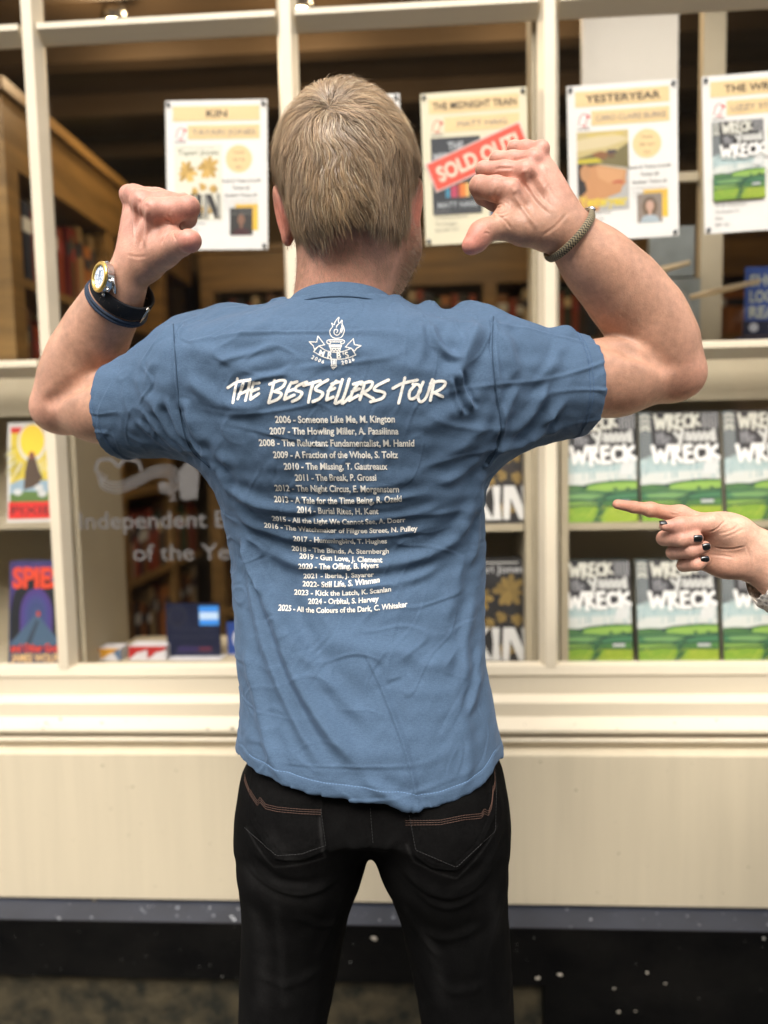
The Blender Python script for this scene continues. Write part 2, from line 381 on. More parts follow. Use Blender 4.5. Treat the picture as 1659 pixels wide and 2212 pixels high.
# ================================================================== the shop's inside
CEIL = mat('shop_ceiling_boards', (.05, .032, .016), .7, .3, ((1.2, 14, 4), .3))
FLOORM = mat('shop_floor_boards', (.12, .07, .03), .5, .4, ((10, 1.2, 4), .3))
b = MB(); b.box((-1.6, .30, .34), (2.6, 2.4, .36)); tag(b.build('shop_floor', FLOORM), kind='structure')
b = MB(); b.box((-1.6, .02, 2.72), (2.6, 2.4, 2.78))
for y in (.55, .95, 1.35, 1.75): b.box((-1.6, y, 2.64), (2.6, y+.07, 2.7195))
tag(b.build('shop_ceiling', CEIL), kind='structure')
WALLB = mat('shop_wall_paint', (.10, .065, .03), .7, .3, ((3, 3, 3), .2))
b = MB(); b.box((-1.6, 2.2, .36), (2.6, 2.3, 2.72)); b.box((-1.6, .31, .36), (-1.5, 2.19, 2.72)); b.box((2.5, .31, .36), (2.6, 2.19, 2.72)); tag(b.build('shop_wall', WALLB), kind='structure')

def bookcase(name, x0, x1, y0, y1, shelves, ztop, face, label, posts):
    """face 'x' fronts +x, face 'y' fronts -y"""
    t = empty(name, ((x0+x1)/2, (y0+y1)/2, .361), label, 'bookcase')
    b = MB(); b.box((x0, y0, ztop-.17), (x1, y1, ztop)); b.box((x0-.015, y0-.015, ztop), (x1+.015, y1+.0, ztop+.03)); b.build('cornice', WOOD, t)
    for z in shelves:
        b = MB(); b.box((x0+.001, y0+.004, z-.024), (x1-.004, y1-.002, z)); b.build('shelf', WOOD, t)
    b = MB()
    if face == 'x': b.box((x0, y0+.001, .362), (x0+.015, y1-.001, ztop-.171))
    else: b.box((x0+.001, y1-.015, .362), (x1-.001, y1, ztop-.171))
    b.build('back_board', WOOD_DARK, t)
    for p in posts:
        b = MB()
        if face == 'x': b.box((x0+.016, p-.03, .362), (x1, p+.03, ztop-.171))
        else: b.box((p-.03, y0, .362), (p+.03, y1-.016, ztop-.171))
        b.build('upright', WOOD, t)
    return t
SH = [.62, .92, 1.24, 1.54, 1.84]
bookcase('bookcase', -1.36, -1.05, .34, 1.86, SH, 2.28, 'x', 'long oak bookcase running back along the left side of the shop', (.37, .98, 1.50))
bookcase('bookcase', -1.02, 2.3, 1.90, 2.18, SH, 2.26, 'y', 'oak bookcase full of books against the rear of the shop', (-.99, -.35, .28, .95, 1.6))
# books: one mesh per kind, copied; every book is a thing of its own
bookcols = [(160, 60, 35), (190, 120, 60), (60, 70, 50), (120, 30, 25), (205, 185, 150), (40, 50, 70), (90, 60, 35), (70, 95, 55), (150, 95, 40), (30, 28, 26), (180, 150, 100), (110, 75, 55), (170, 70, 30), (60, 40, 30)]
BM = []
for i, c in enumerate(bookcols):
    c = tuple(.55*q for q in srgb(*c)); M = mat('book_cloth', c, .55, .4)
    bm_ = MB(); h = random.uniform(.19, .25); w = random.uniform(.026, .045); d = random.uniform(.13, .16)
    bm_.box((-w/2, 0, 0), (w/2, d, h)); me = bpy.data.meshes.new('shelf_book'); me.from_pydata(bm_.v, [], bm_.f)
    bm = bmesh.new(); bm.from_mesh(me); bmesh.ops.bevel(bm, geom=[e for e in bm.edges if abs(e.verts[0].co.y) < 1e-6 and abs(e.verts[1].co.y) < 1e-6], offset=.003, segments=2, affect='EDGES'); bm.to_mesh(me); bm.free()
    me.materials.append(M)
    # a pale title band on the spine
    band = MB(); band.box((-w/2-.0004, -.0006, h*.62), (w/2+.0004, .004, h*.80)); bmesh_ = bpy.data.meshes.new('spine_band'); bmesh_.from_pydata(band.v, [], band.f); bmesh_.materials.append(INK)
    cc = random.choice([(.55, .45, .25), (.5, .5, .45), (.25, .04, .03), (.03, .03, .035)]); set_col(bmesh_, np.tile(cc, (len(bmesh_.vertices), 1)))
    BM.append((me, bmesh_, w))
def project(p):
    d = np.asarray(p)-CAM; z = d @ CF; return 829.5+FPX*(d @ CR)/z, 1106-FPX*(d @ CU)/z
def hidden(p):
    x, y = project(p)
    if not (-20 < x < 1680 and -20 < y < 1440): return True
    if 600 < x < 900 and 170 < y < 610: return True
    if 440 < x < 1060 and y > 700: return True
    for a, b_, c, d in ((357, 214, 583, 540), (908, 188, 1140, 530), (1220, 170, 1462, 515), (1515, 160, 1700, 508)):
        if a-6 < x < c+6 and b_-4 < y < d+4: return True
    if y > 800 and (x < 235 or x > 1000): return True
    if 270 < y < 990 and 130 < x < 440 and y > 640: return True
    return False
def put_book(loc, rz, lean=0):
    me, band, w = random.choice(BM)
    o = bpy.data.objects.new('shelf_book', me); COL.objects.link(o); o.location = loc; o.rotation_euler = (0, lean, rz)
    tag(o, 'old cloth bound book standing spine outwards on a shelf inside the shop', 'book', 'books on the bookcases inside the shop')
    o.scale = (1, 1, random.uniform(.9, 1.04))
    q = bpy.data.objects.new('spine_band', band); COL.objects.link(q); q.parent = o
    return w
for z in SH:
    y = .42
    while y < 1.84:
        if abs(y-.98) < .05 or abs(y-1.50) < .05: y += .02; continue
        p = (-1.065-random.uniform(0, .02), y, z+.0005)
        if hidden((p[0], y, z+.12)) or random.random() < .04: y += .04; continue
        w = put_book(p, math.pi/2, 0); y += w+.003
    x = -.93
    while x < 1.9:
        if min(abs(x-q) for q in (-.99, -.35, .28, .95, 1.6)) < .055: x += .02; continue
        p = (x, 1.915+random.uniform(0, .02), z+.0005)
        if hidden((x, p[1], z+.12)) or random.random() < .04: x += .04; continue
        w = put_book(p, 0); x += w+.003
# ceiling lamps that are lit in the photograph
LAMP = emit('warm_bulb', (1, .80, .50), 26)
for i, (px, py, lab) in enumerate(((250, 62, 'lit ceiling spotlight at the left seen through the window top'), (650, 38, 'lit ceiling spotlight above the head seen over the transom bar'), (1133, 2, 'lit ceiling spotlight at the very top right of the raised fist'))):
    d = at(px, py, 1.0)-CAM; t = (2.62-CAM[2])/d[2]; p = CAM+d*t
    r = empty('ceiling_spotlight', p, lab, 'lamp', 'lit spotlights on the shop ceiling')
    b = MB(); b.ball(p, (.036, .036, .03), 14, 8); b.build('bulb', LAMP, r, True)
    b = MB(); b.tube([p+[0, 0, .012], p+[0, 0, .10]], [.046, .028], 16); b.build('housing', STEEL, r, True)
    li = bpy.data.lights.new('spotlight_glow', 'POINT'); li.energy = 3.2; li.color = (1, .72, .42); li.shadow_soft_size = .04
    lo = bpy.data.objects.new('spotlight_glow', li); COL.objects.link(lo); lo.parent = r; lo.location = (0, 0, -.08)
p = at(190, 417, 1.55); r = empty('reflection_spot', p, 'small glowing ball by the left bookcase cornice, added for a yellow reflection in the glass', 'lamp')  # added glowing ball that imitates a yellow reflection in the window glass
b = MB(); b.ball(p, (.03, .03, .026), 12, 8); b.build('bulb', emit('yellow_reflection_glow', (1, .75, .2), 2.2), r, True)
b = MB(); b.tube([p+[0, .02, 0], p+[0, .12, .0]], .01, 8); b.build('arm', WOOD_DARK, r)  # arm made up to carry the reflection ball
# things standing in the upper right of the window
WHITEB = mat('white_card', (.50, .46, .39), .6, .3, ((3, 3, 3), .05)); GREYC = mat('grey_card', (.21, .23, .22), .7, .3, ((14, 14, 14), .25))
def slab(name, px0, py0, px1, py1, y, mt, label, cat, th=.008, lean=0):
    a = at(px0, py0, y); c = at(px1, py1, y); b = MB(); b.box((min(a[0], c[0]), y, min(a[2], c[2])), (max(a[0], c[0]), y+th, max(a[2], c[2])))
    o = b.build(name, mt, None, bevel=.0015); return tag(o, label, cat) if label else o
def hang(px, py0, py1, y): pass
slab('display_board', 1257, 22, 1462, 420, .30, WHITEB, 'blank white board behind the yellow novel poster', 'board', .012)
slab('wooden_post', 1522, -60, 1558, 760, .34, CREAM_IN, 'pale post inside the window at the far right', 'post', .03)
slab('rail', 1458, 372, 1620, 386, .36, CREAM_IN, 'thin pale rail between the two right posters', 'rail', .012)
slab('grey_book', 1404, 490, 1500, 597, .25, GREYC, 'grey book propped under the yellow novel poster', 'book', .02)
slab('grey_book', 1410, 604, 1512, 742, .22, GREYC, 'larger grey book with a pale arch, propped behind the raised elbow', 'book', .02)
pr = Print(at(1410, 604, .2195), (1, 0, 0), (0, 0, -1), (0, -1, 0)); kk = size(1, at(1410, 604, .22))
pr.line(smooth_line([(14*kk, 130*kk), (16*kk, 60*kk), (40*kk, 22*kk), (72*kk, 40*kk), (82*kk, 90*kk), (84*kk, 130*kk)], 6), 7*kk, (.30, .31, .29))
o = [q for q in COL.objects if q.name == 'grey_book.001'][0]; pr.build('cover_print', o)
RODM = mat('pale_wood_rod', (.55, .43, .26), .6)
for (a, b_, lab) in (((1362, 600), (1490, 567), 'pale wooden peg rod crossing below the yellow novel poster'), ((1492, 642), (1640, 607), 'pale wooden peg rod pointing at the blue sign')):
    bb = MB(); bb.tube([at(*a, .17), at((a[0]+b_[0])/2, (a[1]+b_[1])/2, .17), at(*b_, .17)], [.0055, .0075, .005], 10); tag(bb.build('wooden_rod', RODM, None, True), lab, 'rod')
slab('glass_jar', 1432, 640, 1492, 725, .30, mat('frosted_jar', (.30, .31, .27), .3, .5), None, None, .05); tag(COL.objects['glass_jar'], 'frosted pale jar standing beside the blue sign', 'jar')
BLUE = mat('blue_sign_card', (.018, .05, .21), .5, .4); NAVY = mat('navy_card', (.006, .009, .028), .45, .4)
def sign(name, px0, py0, px1, py1, y, mt, label, cat='sign', th=.006):
    p0 = at(px0, py0, y); p1 = at(px1, py1, y); r = empty(name, (p0[0], y, p1[2]), label, cat)
    b = MB(); b.box((p0[0], y, p1[2]), (p1[0], y+th, p0[2])); b.build('board', mt, r)
    P = Print(p0, (1, 0, 0), (0, 0, -1), (0, -1, 0)); P.k = (p1[0]-p0[0])/(px1-px0); return r, P
r, P = sign('blue_sign', 1611, 577, 1705, 692, .24, BLUE, 'blue sign with bold pale capitals at the right edge')
cp = (.42, .45, .36)
for i, t in enumerate(('SHOP', 'LOCAL', 'READ')): P.text(t, 48*P.k, (40+34*i)*P.k, 24*P.k, cp, .03, 78*P.k)
P.build('sign_text', r)
r, P = sign('navy_sign', 1606, 694, 1705, 722, .24, NAVY, 'dark navy card with pale round badges below the blue sign')
for i in (0, 1): P.disc((22+44*i)*P.k, 14*P.k, 10*P.k, (.45, .46, .48))
P.build('badge', r)
slab('navy_box', 1594, 728, 1710, 752, .20, NAVY, 'low dark navy box at the far right above the bar', 'box', .08)

# ---- lower left pane: card signs and red and white leaflets on the window bed
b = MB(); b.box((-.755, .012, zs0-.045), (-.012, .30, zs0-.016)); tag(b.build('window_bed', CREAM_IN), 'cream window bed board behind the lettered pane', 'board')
zb = zs0-.0155
r, P = sign('card_sign', 357, 1304, 477, 1421, .10, NAVY, 'navy payment card sign with a bright blue square in its corner')
P.rect(75*P.k, 6*P.k, 119*P.k, 49*P.k, srgb(60, 140, 225)); P.rect(76*P.k, 20*P.k, 118*P.k, 36*P.k, srgb(190, 215, 240)); P.disc(25*P.k, 28*P.k, 22*P.k, (.02, .022, .035)); P.disc(25*P.k, 28*P.k, 17*P.k, (.008, .010, .03))
for yy, w in ((60, 90), (78, 92)): P.text('Thank you for' if yy == 60 else 'shopping local', 60*P.k, yy*P.k, 9*P.k, (.035, .04, .06), 0, w*P.k)
P.rect(24*P.k, 97*P.k, 70*P.k, 108*P.k, (.03, .02, .08)); P.rect(72*P.k, 98*P.k, 100*P.k, 107*P.k, (.10, .02, .04)); P.build('sign_print', r)
p0 = at(418, 1421, .10); b = MB(); b.box((p0[0]-.02, .098, zb), (p0[0]+.02, .14, p0[2]-.0005)); b.build('stand', BLACK_STONE, r)
r, P = sign('round_emblem_sign', 490, 1345, 560, 1425, .12, BLUE, 'small blue sign with a white ring emblem beside the shirt')
P.disc(38*P.k, 36*P.k, 26*P.k, (.55, .56, .6)); P.disc(38*P.k, 36*P.k, 20*P.k, (.018, .05, .21)); P.line([(22*P.k, 40*P.k), (54*P.k, 32*P.k)], 8*P.k, (.55, .56, .6)); P.rect(8*P.k, 70*P.k, 60*P.k, 74*P.k, (.3, .33, .5)); P.build('emblem', r)
p0 = at(520, 1425, .12); b = MB(); b.box((p0[0]-.02, .118, zb), (p0[0]+.02, .15, p0[2]-.0005)); b.build('stand', BLACK_STONE, r)
RED = (.40, .022, .02); WH = (.62, .60, .60); ORN = (.62, .30, .03); BLG = (.09, .15, .24)
for j, (px0, px1, py0, lab) in enumerate(((170, 262, 1401, 'red, white and orange folded leaflet pack at the left of the window bed'), (277, 360, 1396, 'red and white folded leaflet pack beside the navy card sign'), (362, 478, 1424, 'low pale leaflet pack under the navy card sign'))):
    y = .075; p0 = at(px0, py0, y); p1 = at(px1, 1436, y); hz = p0[2]-zb
    r = empty('leaflet_pack', (p0[0], y, zb), lab, 'leaflets')
    b = MB(); b.box((p0[0], y, zb), (p1[0], y+.045, p0[2])); b.build('pack', mat('leaflet_card', (.5, .48, .48), .5), r, bevel=.001)
    P = Print((p0[0], y, p0[2]), (1, 0, 0), (0, 0, -1), (0, -1, 0)); w = p1[0]-p0[0]
    n = 2
    for q in range(n):
        a, c = w*q/n, w*(q+1)/n; mid = (a+c)/2
        if j < 2:
            P.poly([(a, 0), (c, 0), (c, hz*.25), (mid, hz*.45), (a, hz*.9)], RED if (j or q == 0) else ORN)
            P.poly([(a, hz), (mid, hz*.4), (c, hz)], WH)
            if j == 0 and q: P.poly([(c-w*.18, hz*.3), (c, 0), (c, hz), (c-w*.05, hz)], BLG)
        else: P.poly([(a+w*.1, hz), (mid, hz*.2), (c, hz)], WH)
    P.build('print', r)
# ================================================================== posters on the glass
TAN = srgb(222, 192, 140); DK = (.035, .03, .028); GREY = (.22, .21, .20); REDL = srgb(200, 60, 60)
def poster(tl, tr, bl, label, title, author, cover, sub, paper=PAPER, y=.012, tall=.297):
    a, b_, c = at(*tl, y), at(*tr, y), at(*bl, y)
    U = b_-a; U /= np.linalg.norm(U); N = np.array([0, -1., 0]); V = np.cross(U, N); V = V if V[2] < 0 else -V
    w = np.linalg.norm(b_-a); h = abs((c-a) @ V)
    r = empty('poster', a+V*h, label, 'poster', 'event posters in the shop window')
    s = MB(); q = [a-N*.001, a-N*.001+U*w, a-N*.001+U*w+V*h, a-N*.001+V*h]; s.hexa([tuple(p+N*.001) for p in q]+[tuple(p-N*.0006) for p in q]); s.build('sheet', paper, r)
    k = w/221.
    P = Print(a, U*k, V*k, N); H = h/k
    P.rect(16, 12, 205, 43, TAN); P.rect(48, 51, 205, 81, TAN); P.build('title_strip', r)
    P = Print(a, U*k, V*k, N, .0012); P.text(title, 112, 35, 15, DK, .015, min(175, 15*len(title))); P.text(author, 127, 72, 12, GREY, 0, min(140, 11.5*len(author))); P.build('title_text', r)
    P = Print(a, U*k, V*k, N); P.line(smooth_line([(22, 78), (26, 62), (34, 56), (40, 62), (36, 76), (28, 80), (40, 82)], 4), 1.6, REDL); P.disc(42, 62, 3.5, REDL); P.line([(20, 86), (44, 86)], 2.5, GREY); P.build('shop_logo', r)
    P = Print(a, U*k, V*k, N, .0006); cover(P, 18, 92, 104, 158); P.build('cover_picture', r)
    P = Print(a, U*k, V*k, N); P.disc(159, 122, 29, TAN)
    for i, t in enumerate(sub[:3]): P.text(t, 159, 111+15*i, 5.5, DK, 0)
    P.build('date_roundel', r)
    P = Print(a, U*k, V*k, N)
    for i, t in enumerate(('Book & Ticket £16.99', 'Ticket £8', 'Student Ticket £5')): P.text(t, 163, 171+15*i, 7, DK, .012)
    for i, t in enumerate(('An evening with the author in', 'conversation about the new', 'novel, with questions and a', 'signing to follow after.')): P.text(t, 163, 211+9*i, 4.5, GREY, 0)
    for i, t in enumerate(sub[3:]): P.text(t, 22, H-66+13*i, 6.5, GREY, 0, align='l')
    P.build('ticket_text', r)
    P = Print(a, U*k, V*k, N); bx, by = 138, H-92
    P.rect(bx+12, by-4, bx+62, by+52, sub and srgb(226, 180, 60)); P.rect(bx, by+4, bx+50, by+62, cover.pbg)
    P.disc(bx+25, by+30, 15 if cover.long else 11, cover.hair, 20 if cover.long else 12); P.poly([(bx+5, by+62), (bx+10, by+50), (bx+25, by+45), (bx+40, by+50), (bx+46, by+62)], cover.top); P.disc(bx+25, by+29, 8, cover.skin, 11)
    P.rect(bx+22, by+38, bx+28, by+47, cover.skin); P.build('author_portrait', r)
    s = MB()
    for uu, vv in ((7, 8), (213, 8), (7, H-8), (213, H-8)): s.tube([a+U*k*uu+V*k*vv+N*.0012, a+U*k*uu+V*k*vv+N*.0038], .0042, 12)
    s.build('fixing', CLIP, r, True)
    return r, a, U*k, V*k, N, H
def cover_kin(dark):
    bgc, let, fl = ((.018, .016, .015), (.62, .60, .55), (.22, .145, .04)) if dark else ((.72, .68, .54), (.03, .028, .026), (.58, .36, .09))
    def f(P, x, y, w, h):
        P.rect(x, y, x+w, y+h, bgc)
        X = lambda u: x+w*u
        Y = lambda v: y+h*v
        P.text('Tayari Jones', X(.5), Y(.135), h*.075, (.45, .44, .42) if dark else (.10, .12, .09), .01, w*.86)
        P.line([(X(.12), Y(.04)), (X(.85), Y(.04))], h*.01, let if dark else (.3, .3, .3))
        rr = random.Random(5)
        for cx, cy, R_ in ((.27, .36, .24), (.72, .30, .25), (.42, .62, .10), (.60, .56, .10), (.82, .58, .10), (.66, .86, .13), (.12, .80, .12)):
            for i in range(9):
                a = 6.2832*i/9+rr.random()*.3; L_ = R_*w*rr.uniform(.75, 1.05)
                p = np.array([X(cx), Y(cy)]); d = np.array([math.cos(a), math.sin(a)]); n = np.array([-d[1], d[0]]); ww = L_*.22
                m_ = rr.uniform(.65, 1.2); c = tuple(q*m_ for q in fl); P.poly([p, p+d*L_*.4+n*ww, p+d*L_*.85+n*ww*.8, p+d*L_, p+d*L_*.85-n*ww*.8, p+d*L_*.4-n*ww], c)
        t, b_ = Y(.655), Y(.965)
        P.rect(X(.07), t, X(.19), b_, let); P.poly([(X(.19), (t+b_)/2-h*.02), (X(.36), t), (X(.43), t), (X(.25), (t+b_)/2)], let); P.poly([(X(.22), (t+b_)/2-h*.02), (X(.29), (t+b_)/2-h*.05), (X(.46), b_), (X(.34), b_)], let)
        P.poly([(X(.455), t), (X(.57), t), (X(.555), (t+b_)/2), (X(.575), b_), (X(.45), b_), (X(.475), (t+b_)/2)], let)
        P.poly([(X(.62), t), (X(.73), t), (X(.695), b_), (X(.60), b_)], let if dark else (.30, .29, .25)); P.poly([(X(.65), t), (X(.78), t), (X(.97), b_), (X(.84), b_)], let); P.poly([(X(.88), t), (X(.96), t), (X(.955), b_), (X(.91), b_)], tuple(q*.75 for q in let) if dark else (.30, .29, .25))
    f.pbg, f.long, f.hair, f.top, f.skin = (.025, .024, .02), False, (.03, .02, .015), (.05, .012, .014), (.20, .10, .06); return f
def cover_wreck(P, x, y, w, h):
    X = lambda u: x+w*u
    Y = lambda v: y+h*v
    lw = w*.01; rr = random.Random(11)
    P.rect(x, y, x+w, y+h, (.045, .044, .046))
    P.poly([(X(0), Y(.0)), (X(.14), Y(.0)), (X(.16), Y(.42)), (X(0), Y(.48))], (.16, .18, .18))
    P.poly([(X(0), Y(.44)), (X(.12), Y(.40)), (X(.3), Y(.43)), (X(.55), Y(.47)), (X(.8), Y(.46)), (X(1), Y(.40)), (X(1), Y(.70)), (X(0), Y(.70))], (.42, .52, .50))
    P.poly([(X(0), Y(.56)), (X(.3), Y(.55)), (X(.7), Y(.54)), (X(1), Y(.50)), (X(1), Y(.72)), (X(0), Y(.72))], (.62, .63, .57))
    for i in range(40): u = rr.uniform(.0, 1); v = rr.uniform(.44, .56); P.line([(X(u), Y(v)), (X(u+rr.uniform(-.01, .01)), Y(v+rr.uniform(.03, .07)))], lw*rr.uniform(.6, 1.6), rr.choice([(.25, .37, .38), (.6, .64, .60), (.34, .46, .46)]))
    for i in range(14): u = .82+.012*i; P.line([(X(u+.02), Y(.40+.006*i % .03)), (X(u-.04), Y(.57))], lw*1.4, (.66, .66, .62))
    c1 = (.66, .64, .54); c2 = (.86, .84, .78); c3 = (.27, .265, .27)
    for i in range(10): u = .79+.021*i; P.line([(X(u), Y(.015)), (X(u+.004), Y(.145+.01*(i % 3)))], lw*1.2, (.42, .41, .40) if i % 2 else (.2, .2, .2))
    for yy in (.03, .075, .12, .15): P.line(smooth_line([(X(.02), Y(yy+.02)), (X(.07), Y(yy)), (X(.13), Y(yy+.02))], 4), lw*2.6, c1)
    for i in range(9): P.line([(X(.02), Y(.19+.028*i)), (X(.13), Y(.20+.028*i))], lw*1.2, (.30, .32, .31))
    def st(pts, wd, c): P.line(smooth_line([(X(a), Y(b)) for a, b in pts], 5) if len(pts) > 2 else [(X(a), Y(b)) for a, b in pts], w*wd, c)
    def wreck(x0, y0, sx, sy, wd, c):
        q = lambda pts: [(x0+a*sx, y0+b*sy) for a, b in pts]
        for pts in ([(.0, 0), (.05, .95)], [(.05, .95), (.12, .30)], [(.12, .3), (.18, .9)], [(.18, .95), (.25, 0)], [(.31, .02), (.32, 1.08)], [(.31, .03), (.39, .05), (.40, .28), (.33, .45)], [(.34, .5), (.44, .92)], [(.50, .02), (.51, .98)], [(.50, .03), (.60, .0)], [(.51, .45), (.59, .42)], [(.52, .97), (.63, .93)], [(.80, .10), (.72, .05), (.67, .35), (.69, .75), (.76, .85), (.83, .72)], [(.86, -.05), (.88, .88)], [(1.0, .02), (.89, .40)], [(.90, .42), (1.03, .75)]):
            st(q(pts), wd, c)
    wreck(.20, .03, .54, .13, .040, c1)
    st([(.22, .20), (.23, .29)], .03, c3); st([(.27, .19), (.28, .29)], .03, c3); st([(.23, .23), (.27, .23)], .025, c3); st([(.33, .27), (.38, .25), (.34, .23), (.34, .29), (.39, .29)], .02, c3); st([(.30, .2), (.31, .29)], .02, c3)
    c4 = (.60, .59, .54)
    st([(.44, .19), (.50, .24), (.53, .19)], .042, c4); st([(.54, .18), (.50, .30)], .05, c4)
    for i in range(5): u = .58+.07*i; st([(u, .26), (u+.02, .19), (u+.045, .22), (u+.04, .27)], .032, c4)
    st([(.93, .17), (.94, .27)], .04, c4)
    wreck(.16, .315, .80, .15, .055, c2)
    G = [(.10, .23, .075), (.16, .34, .07), (.065, .19, .085), (.26, .42, .08), (.08, .20, .05), (.20, .34, .035), (.27, .37, .03)]
    ln = (.022, .06, .045)
    def hill(pts, c): P.poly([(X(a), Y(b)) for a, b in pts]+[(X(1), Y(1)), (X(0), Y(1))], c); P.line([(X(a), Y(b)) for a, b in pts], lw*2.2, ln)
    hill([(0, .675), (.15, .665), (.3, .67), (.45, .645), (.62, .632), (.8, .622), (1, .628)], G[1]); hill([(0, .70), (.2, .69), (.32, .69), (.5, .705), (.7, .70), (1, .71)], G[0])
    P.poly([(X(.30), Y(.70)), (X(.5), Y(.655)), (X(1), Y(.64)), (X(1), Y(.70)), (X(.6), Y(.715))], G[3])
    hill([(0, .735), (.3, .725), (.6, .742), (1, .728)], G[2]); P.poly([(X(.05), Y(.75)), (X(.4), Y(.735)), (X(.6), Y(.755)), (X(.5), Y(.79)), (X(.1), Y(.785))], (.17, .32, .11)); hill([(0, .80), (.25, .795), (.5, .815), (.75, .80), (1, .79)], G[4])
    P.poly([(X(0), Y(.82)), (X(.4), Y(.815)), (X(.5), Y(.83)), (X(.2), Y(.85)), (X(0), Y(.85))], (.22, .36, .07)); hill([(0, .868), (.3, .845), (.6, .852), (1, .86)], G[5])
    P.poly([(X(.42), Y(1)), (X(.52), Y(.85)), (X(.60), Y(.85)), (X(.52), Y(1))], (.045, .12, .04)); P.poly([(X(.56), Y(1)), (X(.63), Y(.86)), (X(1), Y(.865)), (X(1), Y(1))], G[6])
    for i in range(30): u = rr.uniform(.02, .97); v = rr.uniform(.88, .97); P.line([(X(u), Y(v)), (X(u+.05), Y(v-.03))], lw*.9, (.40, .46, .06))
    for u, v, r_ in ((.33, .685, .03), (.66, .63, .022), (.80, .625, .02), (.72, .70, .025), (.88, .70, .025), (.5, .645, .016), (.14, .665, .015)): P.disc(X(u), Y(v), w*r_, ln, w*r_*.8, 12)
    st([(.42, .80), (.60, .76), (.72, .74)], .02, ln); st([(.50, .86), (.58, .79)], .05, (.04, .11, .05))
    P.rect(X(.74), Y(.805), X(.90), Y(.835), (.52, .54, .50)); P.poly([(X(.73), Y(.807)), (X(.76), Y(.79)), (X(.88), Y(.79)), (X(.91), Y(.807))], ln)
cover_wreck.pbg, cover_wreck.long, cover_wreck.hair, cover_wreck.top, cover_wreck.skin = (.06, .25, .10), True, (.1, .05, .03), (.2, .2, .2), (.5, .3, .2)
def cover_train(P, x, y, w, h):
    X = lambda u: x+w*u
    Y = lambda v: y+h*v
    P.rect(x, y, x+w, y+h, (.028, .032, .038)); P.rect(x, Y(.25), X(.15), Y(.4), (.03, .04, .08))
    P.text('THE', X(.5), Y(.16), h*.10, (.40, .42, .42), .03, w*.32); P.text('MIDNIGHT', X(.5), Y(.28), h*.085, (.40, .42, .42), .03, w*.9); P.text('TRAIN', X(.5), Y(.42), h*.085, (.40, .42, .42), .03, w*.6)
    for u0, u1, c in ((.27, .36, (.05, .22, .32)), (.38, .50, (.45, .05, .10)), (.53, .60, (.5, .08, .03)), (.58, .68, (.62, .18, .03)), (.68, .75, (.65, .40, .12))): P.rect(X(u0), Y(.6), X(u1), Y(.78), c)
    P.text('MATT HAIG', X(.5), Y(.91), h*.075, (.38, .40, .40), .02, w*.80); P.line([(X(.03), Y(.955)), (X(.97), Y(.955))], h*.006, (.2, .2, .2))
cover_train.pbg, cover_train.long, cover_train.hair, cover_train.top, cover_train.skin = (.05, .07, .13), False, (.03, .03, .03), (.05, .06, .1), (.4, .25, .18)
def cover_yester(P, x, y, w, h):
    X = lambda u: x+w*u
    Y = lambda v: y+h*v
    P.rect(x, y, x+w, y+h, (.40, .39, .36))
    P.poly([(x, y), (X(1), y), (X(1), Y(.26)), (X(.6), Y(.30)), (x, Y(.36))], (.50, .40, .17)); P.poly([(x, Y(.10)), (X(.7), Y(.03)), (X(1), Y(.12)), (X(.6), Y(.20)), (x, Y(.24))], (.58, .48, .28))
    P.text('CARO CLAIRE BURKE', X(.55), Y(.065), h*.035, (.62, .45, .05), .02, w*.7)
    P.poly([(x, Y(.33)), (X(.35), Y(.27)), (X(.7), Y(.28)), (X(1), Y(.16)), (X(1), Y(.48)), (X(.5), Y(.42)), (x, Y(.40))], (.16, .13, .05)); P.poly([(x, Y(.345)), (X(.4), Y(.335)), (X(.5), Y(.39)), (x, Y(.395))], (.50, .42, .03))
    P.poly([(X(.27), Y(.28)), (X(.45), Y(.25)), (X(.6), Y(.27)), (X(.56), Y(.36)), (X(.4), Y(.34))], (.22, .09, .03)); P.rect(X(.58), Y(.24), X(.76), Y(.285), (.05, .04, .05)); P.rect(X(.6), Y(.285), X(.72), Y(.34), (.14, .07, .03))
    P.poly([(x, Y(.40)), (X(.4), Y(.42)), (X(.42), Y(.62)), (X(.12), Y(.80)), (x, Y(.82))], (.022, .018, .016))
    P.poly([(X(.05), Y(.46)), (X(.45), Y(.42)), (X(.96), Y(.49)), (X(.93), Y(.62)), (X(.95), Y(.66)), (X(.86), Y(.72)), (X(.84), Y(.78)), (X(.6), Y(.83)), (X(.45), Y(.88)), (X(.4), Y(1)), (x, Y(1)), (x, Y(.84)), (X(.18), Y(.74)), (X(.14), Y(.62))], (.50, .24, .10))
    P.poly([(X(.36), Y(.45)), (X(.92), Y(.50)), (X(.88), Y(.60)), (X(.6), Y(.66)), (X(.4), Y(.58))], (.56, .29, .13)); P.disc(X(.15), Y(.52), w*.10, (.46, .23, .10), w*.16)
    P.line(smooth_line([(X(.70), Y(.655)), (X(.78), Y(.645)), (X(.87), Y(.66))], 4), w*.04, (.42, .06, .04)); P.line([(X(.42), Y(.42)), (X(.97), Y(.50))], w*.02, (.45, .40, .25))
    P.text('Yesteryear', X(.5), Y(.94), h*.13, (.68, .52, .05), .03, w*.94)
cover_yester.pbg, cover_yester.long, cover_yester.hair, cover_yester.top, cover_yester.skin = (.24, .19, .15), True, (.14, .09, .05), (.36, .42, .44), (.52, .32, .23)
LOC = ('Location:', "Mr B's Emporium", '14-15 John St', 'Bath', 'BA1 2JL')
YPAPER = mat('cream_poster_paper', (.56, .51, .36), .5, .35)
poster((357, 218), (577, 214), (364, 540), 'white poster headed KIN with an orange blossom cover, beside the raised left fist', 'KIN', 'TAYARI JONES', cover_kin(False), ('Tuesday', '14th May', '7pm')+LOC)
